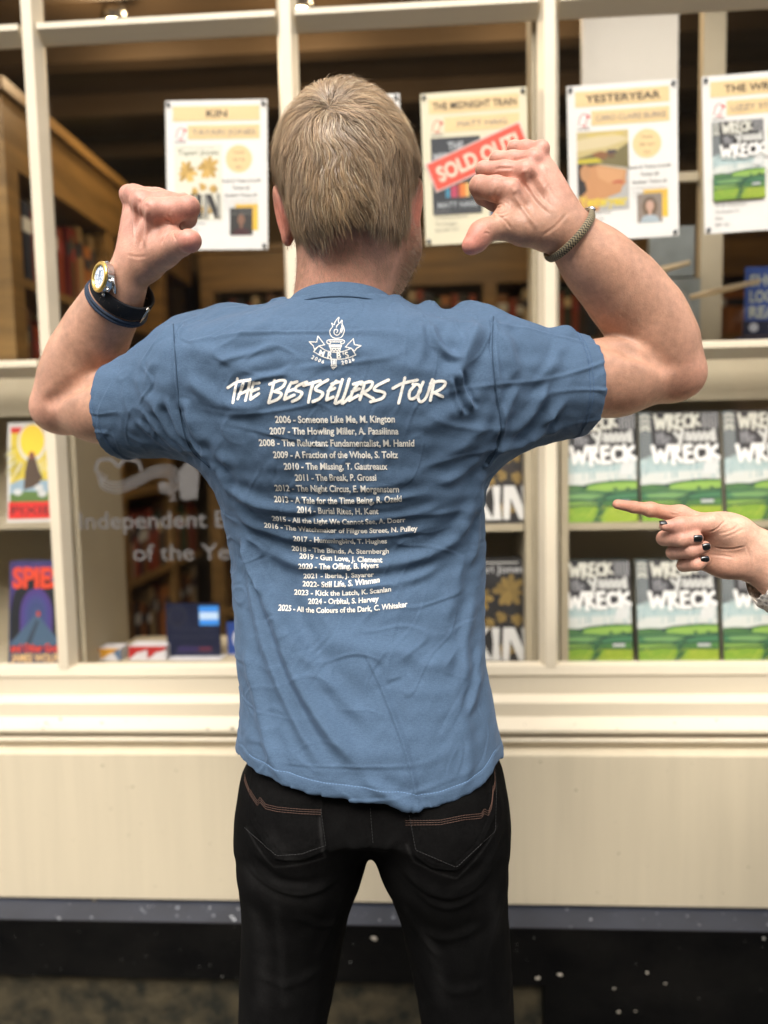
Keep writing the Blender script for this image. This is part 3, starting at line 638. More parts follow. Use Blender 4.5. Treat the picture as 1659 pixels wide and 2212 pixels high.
poster((643, 214), (863, 202), (646, 540), 'white poster mostly hidden behind the head, only its top corners showing', 'THE BOOK CLUB', 'EVENING', cover_wreck, ('Friday', '1st May', '7pm')+LOC)
r, a, U, V, N, H = poster((908, 203), (1137, 187), (913, 531), 'yellowed poster with a red SOLD OUT strip across its black cover', 'THE MIDNIGHT TRAIN', 'MATT HAIG', cover_train, ('Friday', '22nd May', '7pm', 'Location:', 'St Swithins Church', 'The Paragon', 'Bath BA1 5LY'), YPAPER)
th = -math.atan2(118-62, 196-12)*1.0-.07
c_, s_ = math.cos(-.36), math.sin(-.36); U2 = U*c_+V*s_; V2 = V*c_-U*s_
O2 = a+U*8+V*146+N*.0026
P = Print(O2, U2, V2, N, 0.0, .00006); P.rect(-3, -3, 211, 61, (.62, .50, .45)); P.rect(0, 0, 208, 58, srgb(208, 78, 58)); P.text('SOLD OUT!', 104, 44, 31, srgb(236, 205, 180), .03, 182); P.build('sold_out_strip', r)
poster((1224, 187), (1463, 170), (1216, 524), 'white poster headed YESTERYEAR with a yellow novel cover, right of the braceleted wrist', 'YESTERYEAR', 'CARO CLAIRE BURKE', cover_yester, ('Tuesday', '28th April', '7pm')+LOC)
poster((1516, 166), (1756, 146), (1506, 507), 'white poster headed THE WR with a green landscape cover, cut by the right edge', 'THE WRECK', 'LIZZY STEWART', cover_wreck, ('Monday', '11th May', '7pm')+LOC)

# ================================================================== display books standing face out
PAGES = mat('book_pages', (.62, .56, .44), .8, .2, ((3, 3, 160), .2))
def face_book(name, px0, py0, px1, py1, y, cover, label, group, edge, th=.026, lean=.03, base=None):
    """a book standing on its lower edge: boards, page block and the printed jacket"""
    p0, p1 = at(px0, py0, y), at(px1, py1, y); x0, x1 = p0[0], p1[0]; zb_ = p1[2] if base is None else base; h = p0[2]-p1[2]
    r = empty(name, ((x0+x1)/2, y, zb_), label, 'book', group)
    sh = lambda v, d: (v[0], y+d+(v[2])*lean/ h*1.0, zb_+v[2])
    def blk(xa, xb, da, db, za, zc, nm, mt):
        b = MB(); b.hexa([sh((xa, 0, za), da), sh((xb, 0, za), da), sh((xb, 0, za), db), sh((xa, 0, za), db), sh((xa, 0, zc), da), sh((xb, 0, zc), da), sh((xb, 0, zc), db), sh((xa, 0, zc), db)]); return b.build(nm, mt, r)
    blk(x0, x1, 0, .003, 0, h, 'front_board', edge); blk(x0+.002, x1-.003, .0032, th-.0032, .002, h-.003, 'page_block', PAGES); blk(x0, x1, th-.003, th, 0, h, 'back_board', edge)
    O = np.array(sh((x0, 0, h), 0)); V = np.array(sh((x0, 0, 0), 0))-O; L_ = np.linalg.norm(V); V /= L_; N = np.cross(V, [1., 0, 0]); N = N if N[1] < 0 else -N
    w = x1-x0; P = Print(O, np.array([1., 0, 0])*w, V*L_, N, .0003, .00002); cover(P, 0, 0, 1, 1); P.build('jacket', r); r.rotation_euler = (0, random.uniform(-.008, .008), random.uniform(-.035, .035)); return r
E1 = mat('dark_green_board', (.03, .04, .03), .5)
def cov(f):
    def g(P, x, y, w, h):     # covers are drawn on a 100 x 150 field so that strokes keep their shape
        q = Print(P.O, P.U/100, P.V/150, P.N, P.h, P.step); f(q, 0, 0, 100, 150); P.v += q.v; P.f += q.f; P.c += q.c
    return g
gW = 'novels with green landscape covers in the window'
zlow = zs0-.0155; yb = .035
def wk(px0, py0, px1, py1, lab, low): face_book('display_book', px0, py0, px1, py1, yb, cov(cover_wreck), lab, gW, E1, base=zlow if low else zshR+.0005)
wk(1210, 890, 1377, 1124, 'green landscape novel on the upper shelf, nearest the glazing bar and under the sleeve', False)
wk(1388, 890, 1560, 1124, 'green landscape novel on the upper shelf, directly above the pointing hand', False)
wk(1573, 889, 1746, 1124, 'green landscape novel on the upper shelf, cut by the right edge of the picture', False)
wk(1203, 1216, 1367, 1433, 'green landscape novel in the bottom row, nearest the glazing bar', True)
wk(1382, 1215, 1552, 1433, 'green landscape novel in the bottom row, directly below the pointing hand', True)
wk(1568, 1212, 1740, 1433, 'green landscape novel in the bottom row, cut by the right edge of the picture', True)
E2 = mat('black_board', (.012, .011, .01), .5)
face_book('display_book', 996, 893, 1146, 1126, yb, cov(cover_kin(True)), 'black novel with gold blossom on the upper shelf, half behind the shirt under the armpit', 'black novels with gold blossom', E2, base=zshR+.0005)
face_book('display_book', 992, 1211, 1146, 1433, yb, cov(cover_kin(True)), 'black novel with gold blossom in the bottom row, half behind the shirt', 'black novels with gold blossom', E2, base=zlow)
def cover_pixie(P, x, y, w, h):
    X = lambda u: x+w*u
    Y = lambda v: y+h*v
    rr = random.Random(2); P.rect(x, y, x+w, y+h, (.62, .60, .55)); P.rect(X(.06), Y(.045), X(.97), Y(.97), (.62, .47, .05))
    P.rect(X(.06), Y(.045), X(.97), Y(.105), srgb(205, 50, 40)); P.text('THE WORLD OF', X(.5), Y(.09), h*.03, (.45, .1, .06), 0, w*.6)
    P.disc(X(.5), Y(.20), w*.30, (.55, .53, .45)); P.disc(X(.5), Y(.19), w*.25, (.85, .55, .04))
    for i in range(70): a = rr.uniform(.2, 2.94); r0 = rr.uniform(.32, .5); r1 = r0+rr.uniform(.05, .25); P.line([(X(.5)+w*r0*math.cos(a), Y(.2)+w*r0*math.sin(a)), (X(.5)+w*r1*math.cos(a), Y(.2)+w*r1*math.sin(a))], w*.018, rr.choice([(.70, .58, .10), (.35, .30, .08), (.66, .62, .45)]))
    P.poly([(X(.06), Y(.62)), (X(.3), Y(.57)), (X(.6), Y(.60)), (X(.97), Y(.57)), (X(.97), Y(.78)), (X(.06), Y(.78))], (.26, .36, .42)); P.poly([(X(.06), Y(.72)), (X(.4), Y(.69)), (X(.97), Y(.71)), (X(.97), Y(.80)), (X(.06), Y(.80))], (.10, .17, .04))
    P.poly([(X(.42), Y(.36)), (X(.56), Y(.34)), (X(.66), Y(.50)), (X(.72), Y(.56)), (X(.62), Y(.64)), (X(.34), Y(.68)), (X(.36), Y(.5))], (.08, .05, .03)); P.disc(X(.5), Y(.335), w*.06, (.20, .07, .04))
    for u, v in ((.22, .70), (.72, .72), (.65, .66)): P.disc(X(u), Y(v), w*.09, (.55, .55, .52), w*.05)
    P.rect(X(.03), Y(.80), X(.97), Y(.965), srgb(210, 45, 38)); P.text('PIXIE', X(.5), Y(.925), h*.085, (.06, .02, .02), .01, w*.82)
def cover_spies(P, x, y, w, h):
    X = lambda u: x+w*u
    Y = lambda v: y+h*v
    P.rect(x, y, x+w, y+h, (.022, .035, .085)); P.rect(x, y, X(1), Y(.45), (.05, .035, .13))
    for r_, c in ((.47, (.012, .012, .014)), (.30, (.07, .04, .17)), (.24, (.06, .05, .19)), (.19, (.05, .06, .17)), (.13, (.04, .06, .15)), (.08, (.05, .07, .16))):
        cy = .50; P.poly([(X(.5)+w*r_*math.cos(math.pi*i/14), Y(cy)-w*r_*1.25*math.sin(math.pi*i/14)) for i in range(15)]+[(X(.5-r_), Y(.75)), (X(.5+r_), Y(.75))], c)
    P.poly([(X(.46), Y(.52)), (X(.54), Y(.52)), (X(1), Y(.80)), (X(0), Y(.80))], (.06, .105, .16)); P.poly([(X(.5), Y(.56)), (X(.56), Y(.57)), (X(.40), Y(.80)), (X(.30), Y(.80))], (.035, .05, .07)); P.disc(X(.54), Y(.50), w*.04, (.4, .06, .04))
    oc = srgb(215, 70, 40); P.text('SPIES', X(.5), Y(.245), h*.19, oc, .045, w*.90); P.text('and Other Gods', X(.5), Y(.86), h*.075, oc, .03, w*.92); P.text('JAMES WOLFF', X(.5), Y(.955), h*.075, srgb(225, 185, 125), .03, w*.9)
face_book('display_book', 2, 912, 122, 1126, .03, cov(cover_pixie), 'red and yellow novel titled PIXIE on the shelf under the left elbow', None, mat('pale_board', (.6, .56, .5), .5), base=zshL+.0005)
face_book('display_book', 3, 1204, 135, 1425, .03, cov(cover_spies), 'blue and purple novel titled SPIES standing at the lower left of the window', None, mat('blue_board', (.03, .04, .1), .5), base=zlow)
# ================================================================== the house across the street, mirrored in the glass
STONE = mat('bath_stone', (.36, .29, .19), .85, .3, ((1.5, 1.5, 3), .25), ((9, 9, 9), .3, .01))
hs = empty('house', (0, -8.2, -.1), 'tan stone house front across the narrow street, mirrored in the glass', 'house')
b = MB(); b.box((-9, -8.6, -.1), (9, -8.2, 7.2)); b.build('wall', STONE, hs)
for i in range(6):
    for z in (.6, 3.0):
        x = -6.5+2.5*i; b = MB(); b.box((x, -8.2, z), (x+1.1, -8.16, z+1.7)); b.build('window', mat('dark_sash', (.03, .03, .03), .1, .5), hs)
# ================================================================== modelling by distance fields (for bodies and clothes)
class Field:
    def __init__(s, lo, hi, h):
        s.lo = np.asarray(lo, float); s.h = h; s.n = np.ceil((np.asarray(hi)-s.lo)/h).astype(int)+1
        s.D = np.full(s.n, .3, 'f4'); s.ax = [s.lo[i]+h*np.arange(s.n[i]) for i in range(3)]
    def win(s, lo, hi):
        a = np.clip(np.floor((np.asarray(lo)-s.lo)/s.h).astype(int)-1, 0, s.n); b = np.clip(np.ceil((np.asarray(hi)-s.lo)/s.h).astype(int)+2, 0, s.n)
        sl = tuple(slice(a[i], b[i]) for i in range(3))
        X = s.ax[0][sl[0]][:, None, None].astype('f4'); Y = s.ax[1][sl[1]][None, :, None].astype('f4'); Z = s.ax[2][sl[2]][None, None, :].astype('f4'); return sl, X, Y, Z
    def put(s, sl, d, k, op):
        A = s.D[sl]
        if A.size == 0: return
        if op == 'add':
            r = np.minimum(A, d)
            if k > 0: hh = np.maximum(k-np.abs(A-d), 0)/k; r = r-hh*hh*k*.25
        elif op == 'sub':
            d = -d; r = np.maximum(A, d)
            if k > 0: hh = np.maximum(k-np.abs(A-d), 0)/k; r = r+hh*hh*k*.25
        s.D[sl] = r
    def cap(s, a, b, ra, rb, k=.008, op='add', flat=None, cut=None):
        a = np.asarray(a, float); b = np.asarray(b, float); R_ = max(ra, rb)*(1.0 if flat is None else max(1, 1/flat[1]))+k+s.h*2
        sl, X, Y, Z = s.win(np.minimum(a, b)-R_, np.maximum(a, b)+R_)
        ab = b-a; L2 = max(float(ab @ ab), 1e-12)
        t = np.clip(((X-a[0])*ab[0]+(Y-a[1])*ab[1]+(Z-a[2])*ab[2])/L2, 0, 1)
        dx, dy, dz = X-a[0]-t*ab[0], Y-a[1]-t*ab[1], Z-a[2]-t*ab[2]
        if flat is not None:
            n, q = np.asarray(flat[0], float), flat[1]; n = n/np.linalg.norm(n); e = (dx*n[0]+dy*n[1]+dz*n[2])*(q-1); dx, dy, dz = dx+n[0]*e, dy+n[1]*e, dz+n[2]*e
        d = np.sqrt(dx*dx+dy*dy+dz*dz)-(ra+t*(rb-ra))
        if cut is not None:
            for c, n in cut: d = np.maximum(d, (X-c[0])*n[0]+(Y-c[1])*n[1]+(Z-c[2])*n[2])
        s.put(sl, d.astype('f4'), k, op)
    def ell(s, c, r, k=.01, op='add', rot=None):
        c = np.asarray(c, float); r = np.asarray(r, float); m_ = r.max()+k+s.h*2
        sl, X, Y, Z = s.win(c-m_, c+m_); P = np.stack(np.broadcast_arrays(X-c[0], Y-c[1], Z-c[2]), -1)
        if rot is not None: P = P @ np.asarray(rot, 'f4')          # columns of rot are the ellipsoid's axes
        q0 = np.sqrt(((P/r)**2).sum(-1)); q1 = np.sqrt(((P/r**2)**2).sum(-1))+1e-9
        s.put(sl, (q0*(q0-1)/q1).astype('f4'), k, op)
    def chain(s, pts, rs, k=.006, op='add', flat=None):
        for i in range(len(pts)-1): s.cap(pts[i], pts[i+1], rs[i], rs[i+1], k, op, flat)
    def mesh(s):
        D = s.D; S = D < 0; nx, ny, nz = D.shape
        c = np.zeros((nx-1, ny-1, nz-1), 'i1')
        for i in (0, 1):
            for j in (0, 1):
                for k in (0, 1): c += S[i:nx-1+i, j:ny-1+j, k:nz-1+k]
        I = np.argwhere((c > 0) & (c < 8)); vid = np.full(c.shape, -1, 'i4'); vid[I[:, 0], I[:, 1], I[:, 2]] = np.arange(len(I))
        cor = [(i, j, k) for i in (0, 1) for j in (0, 1) for k in (0, 1)]
        val = np.stack([D[I[:, 0]+a, I[:, 1]+b, I[:, 2]+q] for a, b, q in cor], 1).astype('f8'); cor = np.array(cor, float)
        acc = np.zeros((len(I), 3)); cnt = np.zeros(len(I))
        for a in range(8):
            for b in range(a+1, 8):
                if np.abs(cor[a]-cor[b]).sum() != 1: continue
                va, vb = val[:, a], val[:, b]; m_ = (va < 0) != (vb < 0); t = np.where(m_, va/np.where(m_, va-vb, 1), 0)
                acc += m_[:, None]*(cor[a]+t[:, None]*(cor[b]-cor[a])); cnt += m_
        V = s.lo+s.h*(I+acc/cnt[:, None]); Q = []
        for ax in range(3):
            o = [0, 1, 2]; o.remove(ax); b, c2 = o
            sa = [slice(None)]*3; sb = [slice(None)]*3; sa[ax] = slice(0, -1); sb[ax] = slice(1, None)
            E = np.argwhere(S[tuple(sa)] != S[tuple(sb)]); E = E[(E[:, b] > 0) & (E[:, c2] > 0) & (E[:, b] < D.shape[b]-1) & (E[:, c2] < D.shape[c2]-1)]
            def g_(db, dc): q = E.copy(); q[:, b] -= db; q[:, c2] -= dc; return vid[q[:, 0], q[:, 1], q[:, 2]]
            q = np.stack([g_(1, 1), g_(0, 1), g_(0, 0), g_(1, 0)], 1); ins = S[E[:, 0], E[:, 1], E[:, 2]]
            flip = ins if ax != 1 else ~ins
            q[~flip] = q[~flip][:, ::-1]; Q.append(q)
        Q = np.concatenate(Q); Q = Q[(Q >= 0).all(1)]; return V, Q
def normals(V, Q):
    n = np.cross(V[Q[:, 2]]-V[Q[:, 0]], V[Q[:, 3]]-V[Q[:, 1]]); N = np.zeros_like(V)
    for i in range(4): np.add.at(N, Q[:, i], n)
    return N/(np.linalg.norm(N, axis=1)[:, None]+1e-12)
def relax(V, Q, it=2, f=.5):
    E = np.concatenate([Q[:, [0, 1]], Q[:, [1, 2]], Q[:, [2, 3]], Q[:, [3, 0]]]); E = np.concatenate([E, E[:, ::-1]])
    for k in range(it):
        a = np.zeros_like(V); np.add.at(a, E[:, 0], V[E[:, 1]]); c = np.bincount(E[:, 0], minlength=len(V))[:, None]; V = V+f*(a/np.maximum(c, 1)-V)
    return V
def rot_z(a): return np.array([[math.cos(a), -math.sin(a), 0], [math.sin(a), math.cos(a), 0], [0, 0, 1]])
def axes(x, z):
    """rotation whose columns are x, y, z axes"""
    x = np.asarray(x, float); x /= np.linalg.norm(x); z = np.asarray(z, float); z = z-x*(z @ x); z /= np.linalg.norm(z); return np.stack([x, np.cross(z, x), z], 1)
def snoise(P, f, seed=0, n=5):
    """cheap smooth noise: sum of random sines"""
    r = np.random.default_rng(seed); o = np.zeros(len(P))
    for i in range(n*2):
        k = r.normal(size=3)*np.asarray(f); o += np.sin(P @ k+r.uniform(0, 6.28))
    return o/math.sqrt(n)
def loft_fn(rows, sm=.010):
    """rows of (px_y, px_left, px_right, y_back, y_front, power); returns functions of z"""
    YS = -.70; A = []
    for py, xl, xr, yb_, yf, n in rows:
        pl, pr = at(xl, py, YS), at(xr, py, YS); w_ = min(1, max(0, (760-py)/120)); pb = at((xl+xr)/2, py, yb_+.012); A.append(((pl[2]+pr[2])/2*(1-w_)+pb[2]*w_, pl[0], pr[0], yb_, yf, n))
    A = np.array(sorted(A)); zz = np.arange(A[0, 0], A[-1, 0]+.001, .002); T = np.stack([np.interp(zz, A[:, 0], A[:, i]) for i in range(1, 6)], 1)
    w = int(max(1, sm/.002)); kx = np.arange(-3*w, 3*w+1); kern = np.exp(-(kx/w)**2/2); kern /= kern.sum()
    pad = np.concatenate([T[:1].repeat(3*w, 0), T, T[-1:].repeat(3*w, 0)])
    T = np.stack([np.convolve(pad[:, i], kern, 'valid') for i in range(5)], 1)
    return zz, T
def loft(F, L, grow=0.0, k=.02, op='add', zlo=None, zhi=None, hem=None):
    zz, T = L; z0, z1 = (zz[0] if zlo is None else zlo), (zz[-1] if zhi is None else zhi)
    sl, X, Y, Z = F.win((T[:, 0].min()-.05, T[:, 2].min()-.05, z0-.03), (T[:, 1].max()+.05, T[:, 3].max()+.05, z1+.05))
    z = Z.ravel(); t = np.stack([np.interp(z, zz, T[:, i]) for i in range(5)], 1)
    g_ = lambda a: a[None, None, :].astype('f4')
    cx, a, cy, b, n = g_((t[:, 0]+t[:, 1])/2), g_((t[:, 1]-t[:, 0])/2+grow), g_((t[:, 2]+t[:, 3])/2), g_((t[:, 3]-t[:, 2])/2+grow), g_(t[:, 4])
    d = ((np.abs(X-cx)/a)**n+(np.abs(Y-cy)/b)**n)**(1/n)-1
    d = d*np.minimum(a, b)
    zb_ = z0 if hem is None else hem(X, Y)
    d = np.maximum(np.maximum(d, Z-z1), zb_-Z); F.put(sl, d.astype('f4'), k, op)

def P3(px, py, y, r=None):
    p = at(px, py, y)
    return p if r is None else (p, size(r, p))
def chain_px(F, pts, k=.006, flat=None):
    """pts: (px, py, y, radius in px)"""
    q = [P3(*p) for p in pts]; F.chain([a for a, _ in q], [b for _, b in q], k, 'add', flat)
    return q
# skin colour: painted zones of real colour differences (redder knuckles and ears, paler forearm, hair-brown scalp)
SKIN = attr_mat('skin', .46, .38, ((30, .14), (120, .12), (520, .10)), .12, .004, ((620, 620, 620), .35, .0009))
SK_ARM = np.array([.47, .255, .168]); SK_HAND = np.array([.53, .262, .194])

# one more subdivision so that folds are smooth, then the folds themselves
def subdivide(V, Q):
    E = np.sort(np.concatenate([Q[:, [0, 1]], Q[:, [1, 2]], Q[:, [2, 3]], Q[:, [3, 0]]]), axis=1); key = E[:, 0].astype('i8')*len(V)+E[:, 1]
    u, inv = np.unique(key, return_inverse=True); a, b = u//len(V), u % len(V); n = len(Q); m_ = inv.reshape(4, n).T+len(V); c = np.arange(n)+len(V)+len(u)
    V2 = np.concatenate([V, (V[a]+V[b])/2, V[Q].mean(1)])
    q = np.concatenate([np.stack([Q[:, i], m_[:, i], c, m_[:, (i+3) % 4]], 1) for i in range(4)]); return V2, q
def px_xz(pts, y=-.80): return np.array([at(a, b, y)[[0, 2]] for a, b in pts])
def seg_dist(P, line):
    """signed distance to a polyline in the x-z plane, and how far along it (0..1)"""
    best = np.full(len(P), 9.); sd = np.zeros(len(P)); al = np.zeros(len(P)); L_ = np.r_[0, np.cumsum(np.linalg.norm(np.diff(line, axis=0), axis=1))]
    for i in range(len(line)-1):
        a, b = line[i], line[i+1]; ab = b-a; t = np.clip(((P-a) @ ab)/(ab @ ab), 0, 1); d = P-a-t[:, None]*ab; r = np.linalg.norm(d, axis=1)
        m_ = r < best; best[m_] = r[m_]; s = np.sign(ab[0]*d[:, 1]-ab[1]*d[:, 0]); sd[m_] = (r*s)[m_]; al[m_] = ((L_[i]+t*(L_[i+1]-L_[i]))/L_[-1])[m_]
    return sd, al
def folds(V, N, specs, ydepth=-.80):
    """specs: (pixel polyline, half width in px, height in mm, trough share, sharpness side)"""
    P = V[:, [0, 2]]; H = np.zeros(len(V)); back = np.clip(-N[:, 1]*2.0+.2, 0, 1)
    for pts, w, h, tr, asym in specs:
        ln = px_xz(smooth_line(pts, 6), ydepth); w = w*.00047; bb0, bb1 = ln.min(0)-w*5, ln.max(0)+w*5
        i = np.flatnonzero(((P > bb0) & (P < bb1)).all(1) & (back > 0))
        if len(i) == 0: continue
        d, al = seg_dist(P[i], ln); e = np.clip(np.minimum(al, 1-al)*5, 0, 1); e = e*e*(3-2*e); ww = np.where(d > 0, w*(1+asym), w*(1-asym))
        f = np.exp(-(d/ww)**2)-tr*np.exp(-((d-np.sign(tr+1e-9)*0-2.0*ww)/(1.2*ww))**2)*(d > 0)*1.0-tr*.5*np.exp(-((d+2.0*ww)/(1.2*ww))**2)*(d < 0)
        H[i] += h*.001*f*e*back[i]
    return H

def creases(V, Q, f, specs, ymin=-.1):
    """fine skin relief: (points, half width mm, height mm) lines laid on the camera-side skin; f maps points to picture units"""
    N = normals(V, Q); P = V[:, [0, 2]]; H = np.zeros(len(V))
    for pts, w, h in specs:
        ln = px_xz(smooth_line([f(*p) for p in pts], 5) if len(pts) > 2 else [f(*p) for p in pts], -.715); w = w*.001
        i = np.flatnonzero(((P > ln.min(0)-4*w) & (P < ln.max(0)+4*w)).all(1) & (N[:, 1] < ymin))
        if len(i) == 0: continue
        dd, al = seg_dist(P[i], ln); e = np.clip(np.minimum(al, 1-al)*5, 0, 1)*np.clip(-N[i, 1]*2, 0, 1); g_ = np.exp(-(dd/w)**2)-.35*np.exp(-((np.abs(dd)-2*w)/w)**2); H[i] += h*.001*g_*e
    return V+N*H[:, None]
# ================================================================== the man
MAN = empty('person', (0, 0, 0), 'man seen from behind in a blue T-shirt and black jeans, thumbs pointing at himself', 'person')
MAN.location = Vector(tuple(at(805, 2212, -.70)*[1, 1, 0])); MAN.location.z = 0
parts_v = []; parts_q = []; parts_c = []
def add_part(V, Q, C):
    n = sum(len(v) for v in parts_v); parts_v.append(V); parts_q.append(Q+n); parts_c.append(C)
def blend(C, V, p, r, col, w=1.0):
    d = np.linalg.norm(V-np.asarray(p), axis=1); a = (w*np.exp(-(d/r)**2))[:, None]; return C*(1-a)+np.asarray(col)*a
# ---------------- left arm (left in the picture) with the fist
def cL(x, y): return 198.7+.15624*x, 371.5+.15624*y
F = Field(at(40, 1000, -.56)*[1, 0, 0]+at(60, 1000, -.78)*[0, 1, 1]-[.02, .01, .05], at(470, 395, -.56)+[.06, .06, .03], .0013)
F.lo  # ---
chain_px(F, [(420, 845, -.70, 84), (300, 868, -.665, 78), (215, 880, -.635, 70), (150, 876, -.615, 60)], .02)
G = Field(F.lo, F.lo+F.h*(F.n-1.5), F.h); chain_px(G, [(146, 874, -.615, 60), (160, 825, -.618, 64), (186, 765, -.632, 64), (216, 705, -.652, 56), (244, 655, -.672, 47), (268, 618, -.685, 42)], .03); F.put((slice(None),)*3, G.D, .008, 'add'); del G
F.ell(P3(112, 885, -.612), (.021, .024, .020), .03)                            # point of the elbow
F.chain([P3(255, 640, -.690), P3(290, 560, -.695)], [.0225, .022], .012, flat=((0, 1, 0), 1.05))
# back of the hand: four metacarpals fanning to the knuckles
WL = P3(280, 582, -.692)
MC = [(885, 535, -.722, 118), (700, 420, -.706, 108), (600, 335, -.688, 98), (530, 325, -.668, 84)]   # index, middle, ring, little
for i, (x, y, d, r) in enumerate(MC):
    px, py = cL(x, y); q = P3(px, py, d); st = WL+np.array([(.010-.007*i), -.004+.007*i, 0])
    F.cap(st, q, .0160, size(r*.15624, q)*.88, .011)
F.chain([P3(*cL(640, 1250), -.690), P3(*cL(640, 700), -.685)], [.020, .016], .012)
F.chain([P3(*cL(760, 1150), -.688), P3(*cL(930, 850), -.697)], [.022, .017], .012)
kn = [P3(*cL(x, y), d) for x, y, d, r in MC]
for p, r in zip(kn, (.0105, .0105, .0095, .0085)): F.ell(p+np.array([-.002, -.003, .001]), (r, r, r), .006)
for i_ in range(3): F.cap(kn[i_]*.75+kn[i_+1]*.25, kn[i_]*.3+kn[i_+1]*.7, .0098, .0092, .008)
# fingers curled: proximal phalanx to the right, then folded away and down
def finger(ps, rs, k=.004): F.chain(ps, rs, k)
finger([kn[0], P3(*cL(1090, 540), -.715), P3(*cL(1345, 480), -.705)], [.0108, .0128, .0118], .009)
finger([P3(*cL(1345, 490), -.705), P3(*cL(1320, 640), -.688), P3(*cL(1240, 740), -.672)], [.0116, .0105, .0095])
finger([kn[1], P3(*cL(1000, 430), -.700), P3(*cL(1275, 430), -.688)], [.0108, .0112, .0105], .010)
finger([P3(*cL(1270, 415), -.680), P3(*cL(1250, 600), -.660), P3(*cL(1150, 700), -.655)], [.0105, .0098, .009])
finger([kn[2], P3(*cL(900, 370), -.683), P3(*cL(1150, 400), -.668)], [.0102, .0104, .0098], .010)
finger([P3(*cL(1150, 400), -.658), P3(*cL(1130, 600), -.645), P3(*cL(1050, 700), -.645)], [.0095, .009, .0085])
finger([kn[3], P3(*cL(800, 350), -.660), P3(*cL(1000, 400), -.648)], [.0092, .0094, .0085], .010)
finger([P3(*cL(1000, 420), -.638), P3(*cL(980, 600), -.632), P3(*cL(930, 720), -.638)], [.0085, .008, .0075])
# palm behind, first web and thumb
F.ell(P3(*cL(880, 900), -.676), (.021, .022, .030), .012)
F.chain([P3(*cL(760, 1240), -.695), P3(*cL(980, 1080), -.708), P3(*cL(1130, 1020), -.716)], [.0215, .0185, .0155], .010)
F.chain([P3(*cL(1110, 1010), -.716), P3(*cL(1230, 990), -.727), P3(*cL(1330, 955), -.742)], [.0150, .0128, .0116], .006)
F.ell(P3(*cL(1358, 952), -.745), (.0125, .0125, .0118), .005)
F.chain([P3(*cL(1010, 730), -.708), P3(*cL(1120, 900), -.712)], [.0110, .0105], .008)   # first dorsal muscle
F.cap(P3(215, 808, -.682), P3(105, 868, -.660), .007, .003, .014, 'sub')  # elbow crease
V, Q = F.mesh(); V = relax(V, Q, 2, .4)
V = creases(V, Q, cL, [([(1035, 690), (1090, 702), (1130, 735), (1170, 746)], 1.0, -1.3), ([(1060, 748), (1120, 752), (1165, 750)], .9, -.9), ([(1190, 800), (1120, 870), (1050, 980), (1030, 1060)], 1.2, -1.3), ([(1095, 640), (1115, 690), (1135, 735)], 1.0, -.7), ([(1150, 800), (1080, 860), (1010, 950)], 1.2, -.6),
  ([(1212, 860), (1225, 950), (1300, 1060)], 1.1, -1.1), ([(1190, 880), (1200, 980), (1260, 1070)], 1.0, -.5), ([(1390, 400), (1425, 470), (1410, 550)], 1.1, -.5), ([(1360, 400), (1395, 470), (1385, 560)], 1.0, -.4), ([(1130, 560), (1140, 640)], 1.2, -.5),
  ([(850, 560), (800, 800), (760, 1080)], 2.2, 1.5), ([(690, 440), (655, 700), (645, 1020)], 2.2, 1.3), ([(590, 370), (575, 700), (590, 1000)], 2.2, .9), ([(770, 600), (725, 850), (695, 1080)], 2.6, -1.5), ([(660, 520), (610, 800), (620, 1020)], 2.6, -.8), ([(560, 1100), (600, 950), (560, 760), (540, 600)], 1.2, .7),
  ([(830, 520), (880, 500)], 2.4, 1.0), ([(660, 400), (720, 390)], 2.4, .9), ([(480, 1150), (640, 1190), (800, 1180)], 1.4, -.5)])
C = np.tile(SK_ARM, (len(V), 1)); t = np.clip((V[:, 2]-P3(0, 620, -.69)[2])/.06, 0, 1)[:, None]; C = C*(1-t)+SK_HAND*t
for p in kn: C = blend(C, V, p, .013, (0.588, 0.254, 0.186), .7)
C = blend(C, V, P3(*cL(1358, 952), -.75), .016, (0.610, 0.226, 0.175), .8); C = blend(C, V, P3(*cL(1300, 500), -.71), .02, (0.565, 0.243, 0.181), .5); C = blend(C, V, P3(110, 890, -.62), .05, (0.531, 0.249, 0.175), .6)
C *= (1+.05*snoise(V, 60, 3))[:, None]; add_part(V, Q, C); ARML = (V, Q)
# ---------------- right arm with the thumb-down fist
def cR(x, y): return 967.7+.1979*x, 285.1+.1979*y
F = Field(at(985, 1000, -.78)-[.03, 0, 0], at(1535, 290, -.56)+[.03, .06, .03], .0013)
chain_px(F, [(1050, 835, -.70, 92), (1200, 822, -.668, 88), (1330, 815, -.640, 78), (1432, 805, -.620, 64)], .02)
G = Field(F.lo, F.lo+F.h*(F.n-1.5), F.h); chain_px(G, [(1440, 800, -.620, 64), (1424, 745, -.622, 72), (1388, 680, -.632, 74), (1338, 618, -.648, 70), (1284, 562, -.664, 60), (1236, 512, -.676, 50)], .03); F.put((slice(None),)*3, G.D, .008, 'add'); del G
F.ell(P3(1478, 812, -.616), (.021, .024, .020), .03)
F.chain([P3(1235, 512, -.676), P3(1190, 470, -.684)], [.0265, .025], .012)
WR = P3(1196, 478, -.684)
MC = [(655, 650, -.700, 118), (830, 440, -.695, 100), (920, 300, -.690, 88), (1000, 195, -.684, 80)]
for i, (x, y, d, r) in enumerate(MC):
    q = P3(*cR(x, y), d); st = WR+np.array([-.008+.006*i, 0, -.010+.008*i]); F.cap(st, q, .0165, size(r*.1979, q)*.70, .008)
kn = [P3(*cR(x, y), d) for x, y, d, r in MC]
F.chain([P3(*cR(1250, 1000), -.683), P3(*cR(1000, 520), -.684)], [.0235, .019], .012)
F.chain([P3(*cR(1080, 1060), -.682), P3(*cR(780, 900), -.689)], [.022, .018], .012)
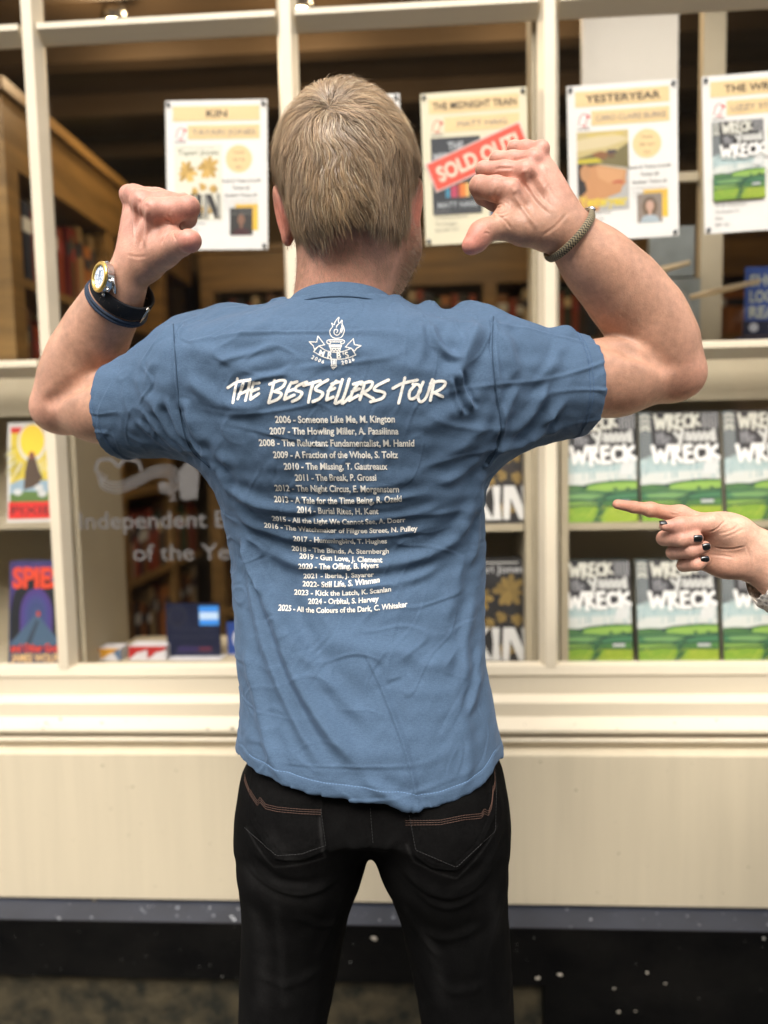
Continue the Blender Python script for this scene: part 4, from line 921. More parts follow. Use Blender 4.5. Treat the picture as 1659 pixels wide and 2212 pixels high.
for p, r in zip(kn, (.0118, .0112, .0098, .0088)): F.ell(p+np.array([.002, -.004, 0]), (r, r, r), .006)
finger([kn[0], P3(*cR(520, 620), -.702), P3(*cR(350, 592), -.690)], [.0132, .0132, .0120], .006)
finger([P3(*cR(350, 595), -.690), P3(*cR(390, 690), -.674), P3(*cR(480, 760), -.668)], [.0118, .0108, .0098])
finger([kn[1], P3(*cR(610, 415), -.688), P3(*cR(390, 408), -.676)], [.0112, .0100, .0090], .005)
finger([P3(*cR(390, 408), -.676), P3(*cR(420, 520), -.655), P3(*cR(520, 620), -.650)], [.0090, .0090, .0085])
finger([kn[2], P3(*cR(710, 290), -.678), P3(*cR(532, 288), -.668)], [.0098, .0086, .0078], .005)
finger([P3(*cR(532, 288), -.668), P3(*cR(550, 400), -.648), P3(*cR(640, 520), -.645)], [.0080, .008, .0078])
finger([kn[3], P3(*cR(850, 170), -.672), P3(*cR(718, 165), -.664)], [.0090, .0078, .0070], .005)
finger([P3(*cR(718, 165), -.664), P3(*cR(720, 280), -.645), P3(*cR(780, 400), -.643)], [.0072, .0072, .007])
F.ell(P3(*cR(760, 780), -.676), (.026, .020, .032), .012)
F.chain([P3(*cR(1100, 1080), -.688), P3(*cR(830, 1050), -.698), P3(*cR(610, 1035), -.706)], [.0205, .018, .0138], .010)
F.chain([P3(*cR(610, 1020), -.706), P3(*cR(430, 1070), -.712), P3(*cR(250, 1240), -.718)], [.0140, .0122, .0102], .006)
F.ell(P3(*cR(330, 1140), -.717), (.0118, .0118, .016), .008)
F.chain([P3(*cR(720, 760), -.700), P3(*cR(600, 930), -.704)], [.0120, .0110], .008)
F.chain([P3(1286, 720, -.688), P3(1360, 752, -.684), P3(1445, 792, -.670)], [.007, .006, .003], .014, 'sub')
V, Q = F.mesh(); V = relax(V, Q, 2, .4)
V = creases(V, Q, cR, [([(515, 805), (540, 768), (590, 772), (612, 815), (588, 858), (540, 850)], 1.0, -1.0), ([(535, 808), (578, 800)], 1.1, -1.6), ([(500, 880), (580, 905), (660, 870)], 1.0, -.7), ([(520, 920), (600, 945), (690, 900)], 1.0, -.5), ([(470, 860), (492, 920), (500, 970)], 1.2, -1.2), ([(540, 925), (620, 990), (690, 1075)], 1.3, -1.2), ([(590, 750), (650, 780), (670, 840)], 1.1, -.6),
  ([(385, 1150), (415, 1130), (440, 1150)], .9, -.8), ([(400, 1110), (430, 1090), (450, 1110)], .9, -.5), ([(300, 470), (275, 560), (290, 660)], 1.1, -.4), ([(340, 470), (320, 560), (330, 680)], 1.1, -.35), ([(540, 600), (520, 690), (540, 760)], 1.4, -.5),
  ([(720, 680), (800, 800), (900, 960), (970, 1060)], 2.3, 1.6), ([(850, 440), (930, 600), (1040, 760), (1150, 870)], 2.3, 1.5), ([(935, 330), (1010, 480), (1120, 660)], 2.2, 1.0), ([(770, 620), (850, 760), (930, 880)], 2.8, -1.5), ([(890, 400), (970, 560), (1070, 720)], 2.6, -.9), ([(1060, 300), (1100, 480), (1180, 640), (1260, 760)], 1.3, .7), ([(1100, 500), (1060, 620), (1080, 760)], 1.1, .6),
  ([(470, 475), (560, 485), (610, 505)], 1.6, -1.2), ([(520, 330), (640, 340), (740, 350)], 1.4, -.9), ([(700, 215), (820, 215), (900, 235)], 1.3, -.8), ([(700, 650), (760, 640)], 2.4, .9), ([(810, 400), (860, 420)], 2.4, .9), ([(1010, 1130), (1180, 1020), (1330, 850)], 1.6, -.5)])
C = np.tile(SK_ARM, (len(V), 1)); t = np.clip((V[:, 2]-P3(0, 520, -.69)[2])/.06, 0, 1)[:, None]; C = C*(1-t)+SK_HAND*t
for p in kn: C = blend(C, V, p, .013, (0.588, 0.254, 0.186), .7)
C = blend(C, V, P3(*cR(260, 1220), -.72), .022, (0.610, 0.215, 0.169), .8); C = blend(C, V, P3(1480, 815, -.62), .05, (0.531, 0.249, 0.175), .6)
C *= (1+.05*snoise(V, 60, 4))[:, None]; add_part(V, Q, C); ARMR = (V, Q)
# ---------------- head and neck
HC = P3(752, 382, -.695); HR = np.array([.0700, .0930, .0840])
tilt = R(-3); turn = R(-9)
HX = rot_z(turn) @ np.array([[math.cos(tilt), 0, math.sin(tilt)], [0, 1, 0], [-math.sin(tilt), 0, math.cos(tilt)]])   # columns: head's right, forward, up
def hp(x, y, z): return HC+HX @ np.array([x, y, z])
F = Field(HC-[.13, .14, .30], HC+[.13, .16, .13], .002)
F.ell(HC, HR, .01, rot=HX); F.ell(hp(0, .035, -.03), (.066, .074, .075), .03, rot=HX)
F.ell(hp(0, .052, -.092), (.056, .050, .050), .035, rot=HX)                    # jaw
F.cap(P3(750, 500, -.700), P3(739, 650, -.690), .054, .0555, .03)
F.cap(P3(738, 690, -.69), P3(735, 790, -.70), .050, .08, .02)
F.cap(P3(600, 785, -.70), P3(890, 785, -.70), .045, .045, .03)
for sgn in (-1, 1):
    F.cap(hp(.043*sgn, .062, -.02), hp(.05*sgn, .05, -.075), .022, .02, .02)    # cheek
    F.ell(hp(.030*sgn, .084, -.004), (.016, .012, .011), .01, 'sub', HX); F.ell(hp(.030*sgn, .078, -.004), (.0125, .0125, .0125), .002, rot=HX)
F.cap(hp(0, .094, -.005), hp(0, .112, -.040), .007, .011, .01); F.ell(hp(.010, .103, -.042), (.008, .009, .007), .006, rot=HX); F.ell(hp(-.010, .103, -.042), (.008, .009, .007), .006, rot=HX)
F.cap(hp(-.020, .092, -.070), hp(.020, .092, -.070), .0065, .0065, .006); F.cap(hp(-.018, .102, -.0685), hp(.018, .102, -.0685), .0016, .0016, .003, 'sub'); F.ell(hp(0, .096, -.10), (.02, .014, .016), .015, rot=HX)
for sgn, (px, py, hh, pr) in ((-1, (602, 462, 62, .9)), (1, (899, 450, 67, .9))):
    c = P3(px, py, -.676); e = size(hh, c)
    Xe = np.array([sgn*.90, -.44, 0]); up_ = np.array([sgn*.22, 0, .975]); A = axes(np.cross(np.cross(up_, Xe), up_), up_)
    F.ell(c+np.array([-.004*sgn, 0, 0]), (.0065, .020, e), .003, rot=A)
    F.ell(c+A[:, 0]*.006*1+np.array([0, .006, .004]), (.004, .012, e*.66), .004, 'sub', A)
    F.ell(c-up_*e*.80+np.array([-.003*sgn, .002, 0]), (.0065, .010, .011), .005)
    F.cap(c+np.array([-.014*sgn, .004, .012]), c+np.array([-.012*sgn, .004, -.022]), .007, .006, .006)
V, Q = F.mesh(); V = relax(V, Q, 2, .4)
C = np.tile(np.array([.53, .277, .192]), (len(V), 1)); L_ = (V-HC) @ HX
hairline = np.where(L_[:, 1] > .035, .045+.0*L_[:, 1], np.where(L_[:, 1] > 0, -.03, -.088))
hm = np.clip((L_[:, 2]-hairline)/.012, 0, 1)*np.where(L_[:, 1] > .07, 0, 1)
hm = hm*(np.abs(L_[:, 0]) < .080)
C = C*(1-hm[:, None])+np.array([.17, .115, .065])*hm[:, None]
for sgn, (px, py) in ((-1, (605, 470)), (1, (893, 460))): C = blend(C, V, P3(px, py, -.676), .034, (0.565, 0.164, 0.113), .85)
C = blend(C, V, P3(735, 590, -.76), .05, (0.554, 0.243, 0.158), .8)
bd = np.exp(-((L_[:, 2]+.085)/.035)**2)*np.clip((L_[:, 1]-.0)/.03, 0, 1)*(L_[:, 2] < -.045); C = C*(1-.55*bd[:, None])+np.array([.16, .09, .05])*.55*bd[:, None]
add_part(V, Q, C); HEAD = (V, Q)
V = np.concatenate(parts_v); Q = np.concatenate(parts_q); C = np.concatenate(parts_c)
me = np_mesh('body', V, Q); set_col(me, np.clip(C, 0, 1)); link('body', me, SKIN, MAN, True)

# ---------------- hair: individual locks following the skull, whorl at the crown
HAIRM = attr_mat('hair', .42, .55); HAIRM.node_tree.nodes['Principled BSDF'].inputs['Anisotropic'].default_value = .4
def strand_mesh(name, PTS, W, NRM, COLR, parent, mt):
    N, K, _ = PTS.shape; T = np.gradient(PTS, axis=1); S = np.cross(T, NRM); S /= np.linalg.norm(S, axis=2)[:, :, None]+1e-9
    A = PTS+S*W[:, :, None]/2; B = PTS-S*W[:, :, None]/2; v = np.stack([A, B], 2).reshape(-1, 3)
    i = (np.arange(N)[:, None]*K+np.arange(K-1)[None, :])*2; i = i.ravel(); q = np.stack([i, i+1, i+3, i+2], 1)
    me = np_mesh(name, v, q); set_col(me, np.repeat(COLR.reshape(-1, 3), 2, 0)); return link(name, me, mt, parent, True)
HE = HR+np.array([.0045, .005, .004])
def head_local(n, rng, zmin=-.105):
    u = rng.normal(size=(n*4, 3)); u /= np.linalg.norm(u, axis=1)[:, None]; p = u*HE; return p
rng = np.random.default_rng(21)
pts = head_local(17000, rng)
# hair region in head space: down to a nape line behind, above the ears at the sides, forehead line in front
def inhair(p):
    x, y, z = p.T; nape = -.060+.005*np.sin(x*90)+rng.normal(size=len(x))*.0045; side = np.where(y > .055, .05, np.where(y > .024, -.030, nape)); return (z > side) & (y < .085)
pts = pts[inhair(pts)]; pts = pts[:34000]
# lower part of the skull falls in to the neck: use a fuller shape under the equator
def surf(p):
    """push points to the head's hair surface: fuller below the widest part so that it runs straight down to the nape"""
    q = p/HE; q[:, 0] = np.where(q[:, 2] < 0, q[:, 0]*(1+.14*np.clip(-q[:, 2]/.40, 0, 1)), q[:, 0]); q[:, 2] = np.where(q[:, 2] < 0, q[:, 2]*.60, q[:, 2]); l = np.linalg.norm(q, axis=1)[:, None]; return p/l
pts = surf(pts)
WH = np.array([.004, -.085, .040]); WH = surf(WH[None])[0]
def nrm(p): n = p/HE**2; n[:, 2] = np.where(p[:, 2] < 0, n[:, 2]*.5, n[:, 2]); return n/np.linalg.norm(n, axis=1)[:, None]
def flow(p):
    d = p-WH; l = np.linalg.norm(d, axis=1)[:, None]; rad = d/(l+1e-6); n = nrm(p)
    sw = np.cross(n, rad); top = np.clip((p[:, 2:3]-.02)/.05, 0, 1)
    f = rad+sw*.55*np.exp(-(l/.035)**2)+np.array([.25, .25, 0])*top*np.clip(l/.05, 0, 1)
    f = f+np.array([0, 0, -1.1])*(1-top)*np.clip(-p[:, 1:2]/.03+1, 0.2, 1)
    f[:, 0] += .35*np.clip((-p[:, 2]-.05)/.04, 0, 1)
    a = snoise(p, 60, 5); b = snoise(p, 150, 6); s_ = np.cross(n, f); f = f+s_*(.16*a+.20*b)[:, None]
    f = f-n*(f*n).sum(1)[:, None]; return f/(np.linalg.norm(f, axis=1)[:, None]+1e-9)
N = len(pts); K = 7
Ltop = np.clip((pts[:, 2]+.09)/.16, 0, 1); LEN = (.016+.026*Ltop)*rng.uniform(.7, 1.25, N)*(1-.35*np.exp(-(np.linalg.norm(pts-WH, axis=1)/.02)**2))
lift = (.0035+.0060*Ltop)*rng.uniform(.4, 1.35, N)
nc = 1500; guides = pts[rng.choice(N, nc, False)]
def trace(p0, ln, lf, jit):
    P_ = [p0]; p = p0.copy(); NN = [nrm(p0)]
    for k in range(1, K):
        f = flow(p); p = p+f*(ln/(K-1))[:, None]; q = surf(p.copy()); below = p[:, 2] < -.074
        p = np.where(below[:, None], p, q); t = k/(K-1); P_.append(p+nrm(p)*(lf*math.sin(min(1, t*1.25)*math.pi*.62))[:, None]); NN.append(nrm(p))
    return np.stack(P_, 1), np.stack(NN, 1)
PT, NN = trace(pts, LEN, lift, 0)
gl = .018+.024*np.clip((guides[:, 2]+.09)/.16, 0, 1); GT, GN = trace(guides, gl*rng.uniform(.8, 1.15, nc), (.004+.006*np.clip((guides[:, 2]+.09)/.16, 0, 1))*rng.uniform(.6, 1.4, nc), 0)
near = np.empty(N, int)
for a in range(0, N, 2000): near[a:a+2000] = np.argmin(((pts[a:a+2000, None, :]-guides[None])**2).sum(2), 1)
off = (pts-guides[near])[:, None, :]; tt = np.linspace(0, 1, K)[None, :, None]; cl = rng.uniform(.25, .85, N)[:, None, None]*tt**1.2
PT = PT*(1-cl)+(GT[near]+off*(1-.55*tt))*cl
PT += rng.normal(size=(N, 1, 3))*.0019*tt**1.5
Wd = rng.uniform(.00026, .00056, N)[:, None]*np.array([.9, 1, 1, .95, .8, .55, .2])[None]
base = np.array([.37, .235, .118]); cg = rng.uniform(.62, 1.30, nc)[near]*rng.uniform(.72, 1.25, N)
ash = rng.uniform(0, 1, N)[:, None]; cc = base*(1-ash*.5)+np.array([.23, .165, .12])*ash*.5; cc = cc*cg[:, None]
lite = rng.random(N) < .12; cc[lite] = np.array([.46, .36, .22])*rng.uniform(.8, 1.15, lite.sum())[:, None]
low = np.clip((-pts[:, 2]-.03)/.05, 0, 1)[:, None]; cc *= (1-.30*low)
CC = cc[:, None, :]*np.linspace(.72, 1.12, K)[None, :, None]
tow = lambda A: HC+A @ HX.T
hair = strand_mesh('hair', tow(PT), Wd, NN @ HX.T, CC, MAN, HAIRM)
# nape fuzz, beard and fine arm hair: short loose hairs rooted on the skin
def skin_hairs(name, V, Q, mask, n, ln, wid, col, comb, seed, lay=.6, parent=MAN):
    r = np.random.default_rng(seed); Nn = normals(V, Q); idx = np.flatnonzero(mask)
    if len(idx) == 0: return None
    i = r.choice(idx, n); p = V[i]+r.normal(size=(n, 3))*.0006; nn = Nn[i]; d = np.asarray(comb)[None]+r.normal(size=(n, 3))*.45; d -= nn*(d*nn).sum(1)[:, None]; d /= np.linalg.norm(d, axis=1)[:, None]+1e-9
    L_ = ln*r.uniform(.5, 1.3, n); t = np.linspace(0, 1, 4)[None, :, None]; P_ = p[:, None]+d[:, None]*L_[:, None, None]*t*lay+nn[:, None]*(L_[:, None, None]*(1-lay)*np.sin(t*1.6))
    c = np.asarray(col)*r.uniform(.6, 1.4, n)[:, None]; vv = CAM-p; vv /= np.linalg.norm(vv, axis=1)[:, None]
    return strand_mesh(name, P_, np.full((n, 1), wid)*np.array([[1, .9, .7, .25]]), np.repeat(nn[:, None], 4, 1), np.repeat(c[:, None], 4, 1), parent, HAIRM)
V, Q = HEAD; L_ = (V-HC) @ HX
skin_hairs('beard', V, Q, (L_[:, 1] > .012) & (L_[:, 2] < -.055) & (L_[:, 2] > -.135) & (np.abs(L_[:, 0]) > .028), 2600, .010, .00035, (.20, .13, .075), (0, .3, -1), 5, .45)
skin_hairs('nape_hair', V, Q, (L_[:, 1] < -.01) & (L_[:, 2] < -.085) & (L_[:, 2] > -.125), 2200, .009, .00013, (.26, .17, .09), (.3, 0, -1), 6, .75)
for (V, Q), sd in ((ARML, 8), (ARMR, 9)):
    m_ = (V[:, 2] < P3(0, 540, -.68)[2]) & (V[:, 2] > P3(0, 860, -.68)[2]); skin_hairs('arm_hair', V, Q, m_, 2600, .0075, .00007, (.36, .26, .15), (.0, .2, -.6), sd, .55)
# ================================================================== T-shirt
YS = -.70
ROWS = [(638, 640, 835, -.756, -.660, 2.2), (655, 585, 872, -.768, -.645, 2.2), (675, 505, 905, -.784, -.62, 2.3), (697, 436, 985, -.798, -.605, 2.4), (722, 398, 1060, -.810, -.59, 2.5), (770, 384, 1070, -.826, -.575, 2.6),
    (860, 395, 1074, -.830, -.56, 2.6), (940, 425, 1068, -.822, -.555, 2.6), (1005, 452, 1058, -.810, -.555, 2.5), (1080, 470, 1054, -.795, -.56, 2.4), (1150, 484, 1053, -.774, -.565, 2.4), (1215, 489, 1052, -.767, -.57, 2.4), (1290, 498, 1051, -.778, -.572, 2.4),
    (1370, 512, 1049, -.800, -.574, 2.4), (1440, 524, 1049, -.815, -.575, 2.4), (1500, 527, 1060, -.828, -.573, 2.4), (1560, 525, 1075, -.838, -.57, 2.4), (1620, 522, 1086, -.845, -.568, 2.4), (1800, 520, 1090, -.850, -.566, 2.4)]
LT = loft_fn(ROWS, .012); zzT, TT = LT
def back_y(x, z, grow=0):
    t = [np.interp(z, zzT, TT[:, i]) for i in range(5)]; a = (t[1]-t[0])/2+grow; b = (t[3]-t[2])/2+grow; u = np.clip(np.abs(x-(t[0]+t[1])/2)/a, 0, 1)
    return (t[2]+t[3])/2-b*(1-u**t[4])**(1/t[4])
HEMPX = [(505, 1600), (522, 1640), (540, 1663), (575, 1682), (620, 1700), (700, 1722), (800, 1733), (860, 1742), (905, 1750), (950, 1741), (1000, 1722), (1040, 1698), (1068, 1655), (1085, 1610), (1105, 1580)]
hx, hz = [], []
for px, py in HEMPX:
    p = at(px, py, YS)
    for k_ in range(6): y = back_y(p[0], p[2]); p = at(px, py, float(y))
    hx.append(p[0]); hz.append(p[2])
hz_side = (hz[1]+hz[-2])/2
def hem(X, Y):
    zb_ = np.interp(X.ravel(), hx, hz)[:, None, None]; t = np.clip((YS+.02-Y)/.05, 0, 1); return (zb_*t+hz_side*(1-t)).astype('f4')
lo = at(185, 1790, -.86)-[.03, .03, .02]; hi = at(1300, 610, -.56)+[.06, .05, .03]
F = Field(lo, hi, .0026)
loft(F, LT, hem=hem, k=.0)
# shoulders and sleeves
for pts, k_ in (([(640, 684, -.70, 34), (500, 716, -.70, 42), (418, 765, -.70, 62)], .03), ([(835, 690, -.70, 34), (940, 738, -.70, 44), (1040, 760, -.70, 60)], .03)): chain_px(F, pts, k_)
eL, sL = P3(240, 897, -.672), P3(430, 846, -.70); eR, sR = P3(1262, 834, -.672), P3(1050, 838, -.70)
aL, aR = eL-sL, eR-sR; aL /= np.linalg.norm(aL); aR /= np.linalg.norm(aR)
F.cap(sL, eL+aL*.03, size(138, sL), size(89, eL), .05, cut=[(eL, aL+np.array([0, -.02, -.06]))]); F.cap(sR, eR+aR*.03, size(146, sR), size(96, eR), .05, cut=[(eR, aR)])
F.chain([P3(1012, 682, -.69), P3(1046, 700, -.70)], [size(30, sR), size(36, sR)], .014)     # puffed cloth on the right shoulder
F.chain([P3(926, 669, -.705), P3(934, 700, -.735)], [size(19, sR), size(20, sR)], .008)
F.cap(P3(1222, 722, -.70), P3(1190, 760, -.715), .008, .012, .012)
# hollow openings at sleeves, hem and neck
F.cap(eL-aL*.05, eL+aL*.02, size(84, eL), size(84, eL), .004, 'sub'); F.cap(eR-aR*.05, eR+aR*.02, size(91, eR), size(91, eR), .004, 'sub')
loft(F, LT, -.006, .003, 'sub', zhi=hz_side+.03)
F.cap(P3(738, 560, -.69), P3(738, 628, -.69), .0665, .0665, .004, 'sub')
V, Q = F.mesh(); V = relax(V, Q, 3, .5)
del F
SF = [ # big diagonal drapes from the left armpit to the hem
 ([(486, 1130), (530, 1250), (590, 1370), (650, 1480), (730, 1575), (820, 1650)], 22, 7.0, .5, .25),
 ([(492, 1210), (520, 1300), (570, 1420), (640, 1540), (720, 1640)], 13, 4.0, .5, 0),
 ([(496, 1180), (525, 1250), (560, 1310)], 9, 4.5, .7, .2),
 ([(560, 1290), (640, 1400), (730, 1490), (820, 1560)], 18, 3.5, .5, 0),
 ([(512, 1400), (540, 1500), (590, 1610), (640, 1690)], 14, 3.0, .5, 0),
 # horizontal smiles over the waist
 ([(478, 1110), (540, 1150), (620, 1172), (720, 1180)], 10, 2.4, .6, .2), ([(470, 1055), (540, 1092), (620, 1106), (700, 1108)], 12, 2.6, .6, .1),
 ([(490, 1160), (560, 1205), (650, 1232), (760, 1236), (870, 1224), (960, 1192), (1030, 1130), (1050, 1075)], 16, 3.4, .6, -.1),
 ([(520, 1120), (640, 1130), (800, 1126), (900, 1112), (980, 1085)], 8, 1.5, .6, 0), ([(560, 1070), (700, 1084), (840, 1080), (940, 1062)], 7, 1.1, .6, 0), ([(600, 1160), (720, 1168), (860, 1160), (940, 1142)], 7, 1.4, .6, 0),
 ([(1050, 1010), (1030, 1090), (985, 1170)], 14, 3.0, .6, .2), ([(1046, 1050), (1044, 1160), (1020, 1260)], 9, 2.2, .6, 0),
 ([(640, 1262), (760, 1278), (880, 1266), (980, 1225)], 11, 2.2, .6, 0),
 # creases lower right
 ([(775, 1390), (830, 1490), (880, 1610), (912, 1742)], 5, 1.7, .8, .5), ([(1010, 1200), (985, 1300), (960, 1360)], 16, 2.0, .5, 0), ([(1038, 1300), (1010, 1400), (1005, 1500)], 12, 2.4, .6, .2),
 ([(1046, 1420), (1036, 1490), (1010, 1560)], 10, 2.4, .6, .2), ([(860, 1400), (920, 1440), (1000, 1430)], 16, 2.2, .5, 0), ([(700, 1380), (820, 1410), (930, 1400)], 22, 2.2, .5, 0), ([(780, 1640), (860, 1690), (930, 1735)], 12, 2.4, .6, 0), ([(970, 1480), (1010, 1600), (1000, 1700)], 14, 1.6, .5, 0),
 # upper back
 ([(395, 720), (440, 760), (520, 790), (600, 800)], 22, 2.6, .5, 0), ([(390, 800), (440, 850), (510, 880), (590, 885)], 15, 2.4, .5, 0), ([(470, 790), (540, 770), (620, 752)], 8, 1.8, .6, .2), ([(500, 850), (560, 826), (640, 812)], 6, 1.8, .7, .2), ([(455, 740), (520, 725), (600, 700)], 14, 1.8, .5, 0),
 ([(395, 880), (440, 960), (500, 1020)], 14, 2.6, .6, .2), ([(410, 960), (450, 1010), (480, 1080)], 9, 2.4, .6, .2),
 # right shoulder
 ([(1046, 680), (1015, 740), (985, 810), (965, 850)], 18, 5.0, .6, .1), ([(930, 690), (945, 740), (975, 770), (1000, 778)], 9, 3.2, .8, .2), ([(905, 690), (915, 740), (900, 800)], 12, 1.8, .5, 0), ([(985, 800), (1005, 850), (1025, 890)], 7, 3.4, .8, -.2), ([(968, 815), (985, 860), (1000, 900)], 5, 2.4, .8, 0),
 ([(700, 760), (800, 770), (900, 800), (980, 810)], 20, 1.8, .5, 0), ([(1060, 800), (1000, 880), (900, 930)], 18, 2.0, .5, 0), ([(1064, 900), (1010, 960), (930, 1000)], 12, 1.6, .5, 0), ([(1060, 960), (1010, 1020), (940, 1050)], 10, 1.6, .6, 0),
 # sleeves
 ([(380, 780), (340, 850), (300, 900)], 20, 1.4, .5, 0), ([(262, 800), (285, 850), (340, 890)], 13, 1.5, .5, .2), ([(432, 992), (380, 940), (345, 850)], 8, 2.8, .7, .2), ([(405, 990), (352, 945), (312, 870)], 8, 3.0, .7, .2), ([(372, 988), (325, 950), (285, 890)], 8, 2.6, .7, .2), ([(440, 1000), (410, 930), (395, 860)], 9, 2.6, .7, .1), ([(335, 985), (295, 950), (258, 900)], 7, 1.8, .7, 0), ([(225, 800), (232, 860), (262, 930)], 8, .8, .5, 0), ([(330, 770), (300, 800), (292, 850)], 9, 1.2, .5, 0),
 ([(1076, 700), (1104, 750), (1116, 820)], 13, 2.4, .6, .2), ([(1226, 722), (1215, 770), (1160, 830)], 12, 1.8, .6, .2), ([(1062, 992), (1120, 940), (1170, 880), (1210, 800)], 10, 2.6, .6, .1), ([(1080, 985), (1150, 945), (1205, 900), (1250, 850)], 9, 2.8, .7, .1), ([(1110, 965), (1180, 940), (1245, 915)], 8, 2.4, .7, 0), ([(1068, 960), (1100, 890), (1130, 820)], 10, 2.0, .6, 0), ([(1150, 950), (1195, 925), (1220, 880)], 7, 2.2, .7, .2), ([(1100, 780), (1170, 790), (1250, 780)], 20, 1.4, .5, 0)]
SEAML = [(374, 700), (378, 760), (384, 840), (392, 910), (412, 970), (452, 1010)]; SEAMR = [(1066, 684), (1064, 760), (1072, 850), (1082, 910), (1078, 960), (1056, 1002)]
V, Q = subdivide(V, Q); V = relax(V, Q, 1, .5); N = normals(V, Q); N = relax(N, Q, 2, .5); N /= np.linalg.norm(N, axis=1)[:, None]+1e-9
H = folds(V, N, [(a, w, h*(1.35 if h > 1.9 else 1.2), t, s) for a, w, h, t, s in SF])
# the loose hang of jersey: a fine irregular ripple, finer near the armpits
H += .0009*snoise(V, (22, 22, 55), 31)+.00045*snoise(V, (70, 70, 120), 32)+.00016*snoise(V, (180, 180, 240), 33)
for fq, sd, am in (((16, 16, 75), 51, .0011), ((30, 30, 60), 52, .0008), ((60, 60, 40), 53, .0005)):      # short sharp creases here and there
    s_ = snoise(V, fq, sd); msk = np.clip(snoise(V, (9, 9, 9), sd+10)*.8, 0, 1); H += am*(np.exp(-(s_/.20)**2)-.5*np.exp(-((s_-.42)/.26)**2))*msk*(N[:, 1] < 0)
def groove(H, pts, w, dep, yd=-.80):
    ln = px_xz(smooth_line(pts, 6), yd); P = V[:, [0, 2]]; i = np.flatnonzero(((P > ln.min(0)-.02) & (P < ln.max(0)+.02)).all(1) & (N[:, 1] < 0)); d, al = seg_dist(P[i], ln)
    H[i] += -dep*np.exp(-(d/w)**2)+dep*.9*np.exp(-((d-w*2.4)/(w*1.6))**2)*(d > 0); return H
H = groove(H, SEAML, .0016, .0022, -.78); H = groove(H, SEAMR, .0016, .0022, -.78)
# hems: a doubled band with a stitched line
hzv = np.interp(V[:, 0], hx, hz); dz = V[:, 2]-hzv; bk = (V[:, 1] < YS+.01)
H += np.where(bk, .0008*(1/(1+np.exp((dz-.0145)/.0006)))-.0007*np.exp(-((dz-.0150)/.0008)**2), 0)
dl = (eL-V) @ aL; dr = (eR-V) @ aR; nearL = np.linalg.norm(V-eL, axis=1) < .09; nearR = np.linalg.norm(V-eR, axis=1) < .09
for dd, nn in ((dl, nearL), (dr, nearR)): H += np.where(nn, .0008*(1/(1+np.exp((dd-.0185)/.0006)))-.0007*np.exp(-((dd-.019)/.0008)**2), 0)
V = V+N*H[:, None]; SHIRT_VQ = (V, Q)
JER = mat('blue_jersey', (.067, .108, .168), .85, .12, None, None, sheen=.12)
_n = JER.node_tree.nodes; _l = JER.node_tree.links; _b = _n['Principled BSDF']; _b.inputs['Sheen Roughness'].default_value = .4; _b.inputs['Sheen Tint'].default_value = (.55, .7, 1, 1)
tc = _n.new('ShaderNodeTexCoord')
def _noise(scale, det=3):
    mp = _n.new('ShaderNodeMapping'); mp.inputs['Scale'].default_value = scale; _l.new(tc.outputs['Object'], mp.inputs[0]); t = _n.new('ShaderNodeTexNoise'); t.inputs['Scale'].default_value = 1; t.inputs['Detail'].default_value = det; _l.new(mp.outputs[0], t.inputs[0]); return t
t1 = _noise((260, 260, 1100)); t2 = _noise((14, 14, 30), 5); t3 = _noise((1500, 1500, 500), 1)
mx = _n.new('ShaderNodeMath'); mx.operation = 'ADD'; _l.new(t1.outputs[0], mx.inputs[0]); _l.new(t3.outputs[0], mx.inputs[1])
mr = _n.new('ShaderNodeMapRange'); mr.inputs[1].default_value = .6; mr.inputs[2].default_value = 1.4; mr.inputs[3].default_value = .80; mr.inputs[4].default_value = 1.22; _l.new(mx.outputs[0], mr.inputs[0])
mr2 = _n.new('ShaderNodeMapRange'); mr2.inputs[1].default_value = .3; mr2.inputs[2].default_value = .7; mr2.inputs[3].default_value = .93; mr2.inputs[4].default_value = 1.06; _l.new(t2.outputs[0], mr2.inputs[0])
mm = _n.new('ShaderNodeMath'); mm.operation = 'MULTIPLY'; _l.new(mr.outputs[0], mm.inputs[0]); _l.new(mr2.outputs[0], mm.inputs[1])
mc = _n.new('ShaderNodeMix'); mc.data_type = 'RGBA'; mc.blend_type = 'MULTIPLY'; mc.inputs['Factor'].default_value = 1; mc.inputs[6].default_value = (.067, .108, .168, 1); _l.new(mm.outputs[0], mc.inputs[7]); _l.new(mc.outputs[2], _b.inputs['Base Color'])
bp = _n.new('ShaderNodeBump'); bp.inputs['Strength'].default_value = .35; bp.inputs['Distance'].default_value = .0006; _l.new(mx.outputs[0], bp.inputs['Height']); _l.new(bp.outputs[0], _b.inputs['Normal'])
shirt = link('tshirt', np_mesh('tshirt', V, Q), JER, MAN, True)
# ribbed collar band
b = []; q = []; nU = 620; nV = 7; cc0 = P3(738, 600, -.690)
for i in range(nU):
    a = 2*math.pi*i/nU; ca, sa = math.cos(a), math.sin(a)
    for j in range(nV):
        v = j/(nV-1); r_ = .0600+.0185*v+.0018*math.sin(math.pi*v)+(.00028 if i % 2 else -.00028)*math.sin(math.pi*v)
        zc = zat(607, -.75)-(.027*v)-.030*(1+sa)*.5*(1 if sa > -1 else 0)-.018*max(0, sa)-.004*(1-abs(ca))*0
        x_, y_ = cc0[0]+r_*1.02*ca, cc0[1]+r_*1.08*sa
        b.append((x_, y_, zc))
for i in range(nU):
    for j in range(nV-1): q.append((i*nV+j, ((i+1) % nU)*nV+j, ((i+1) % nU)*nV+j+1, i*nV+j+1))
b = np.array(b); inner = b.copy(); inner[:, :2] = cc0[:2]+(b[:, :2]-cc0[:2])*.965; q = np.array(q); q2 = q[:, ::-1]+len(b)
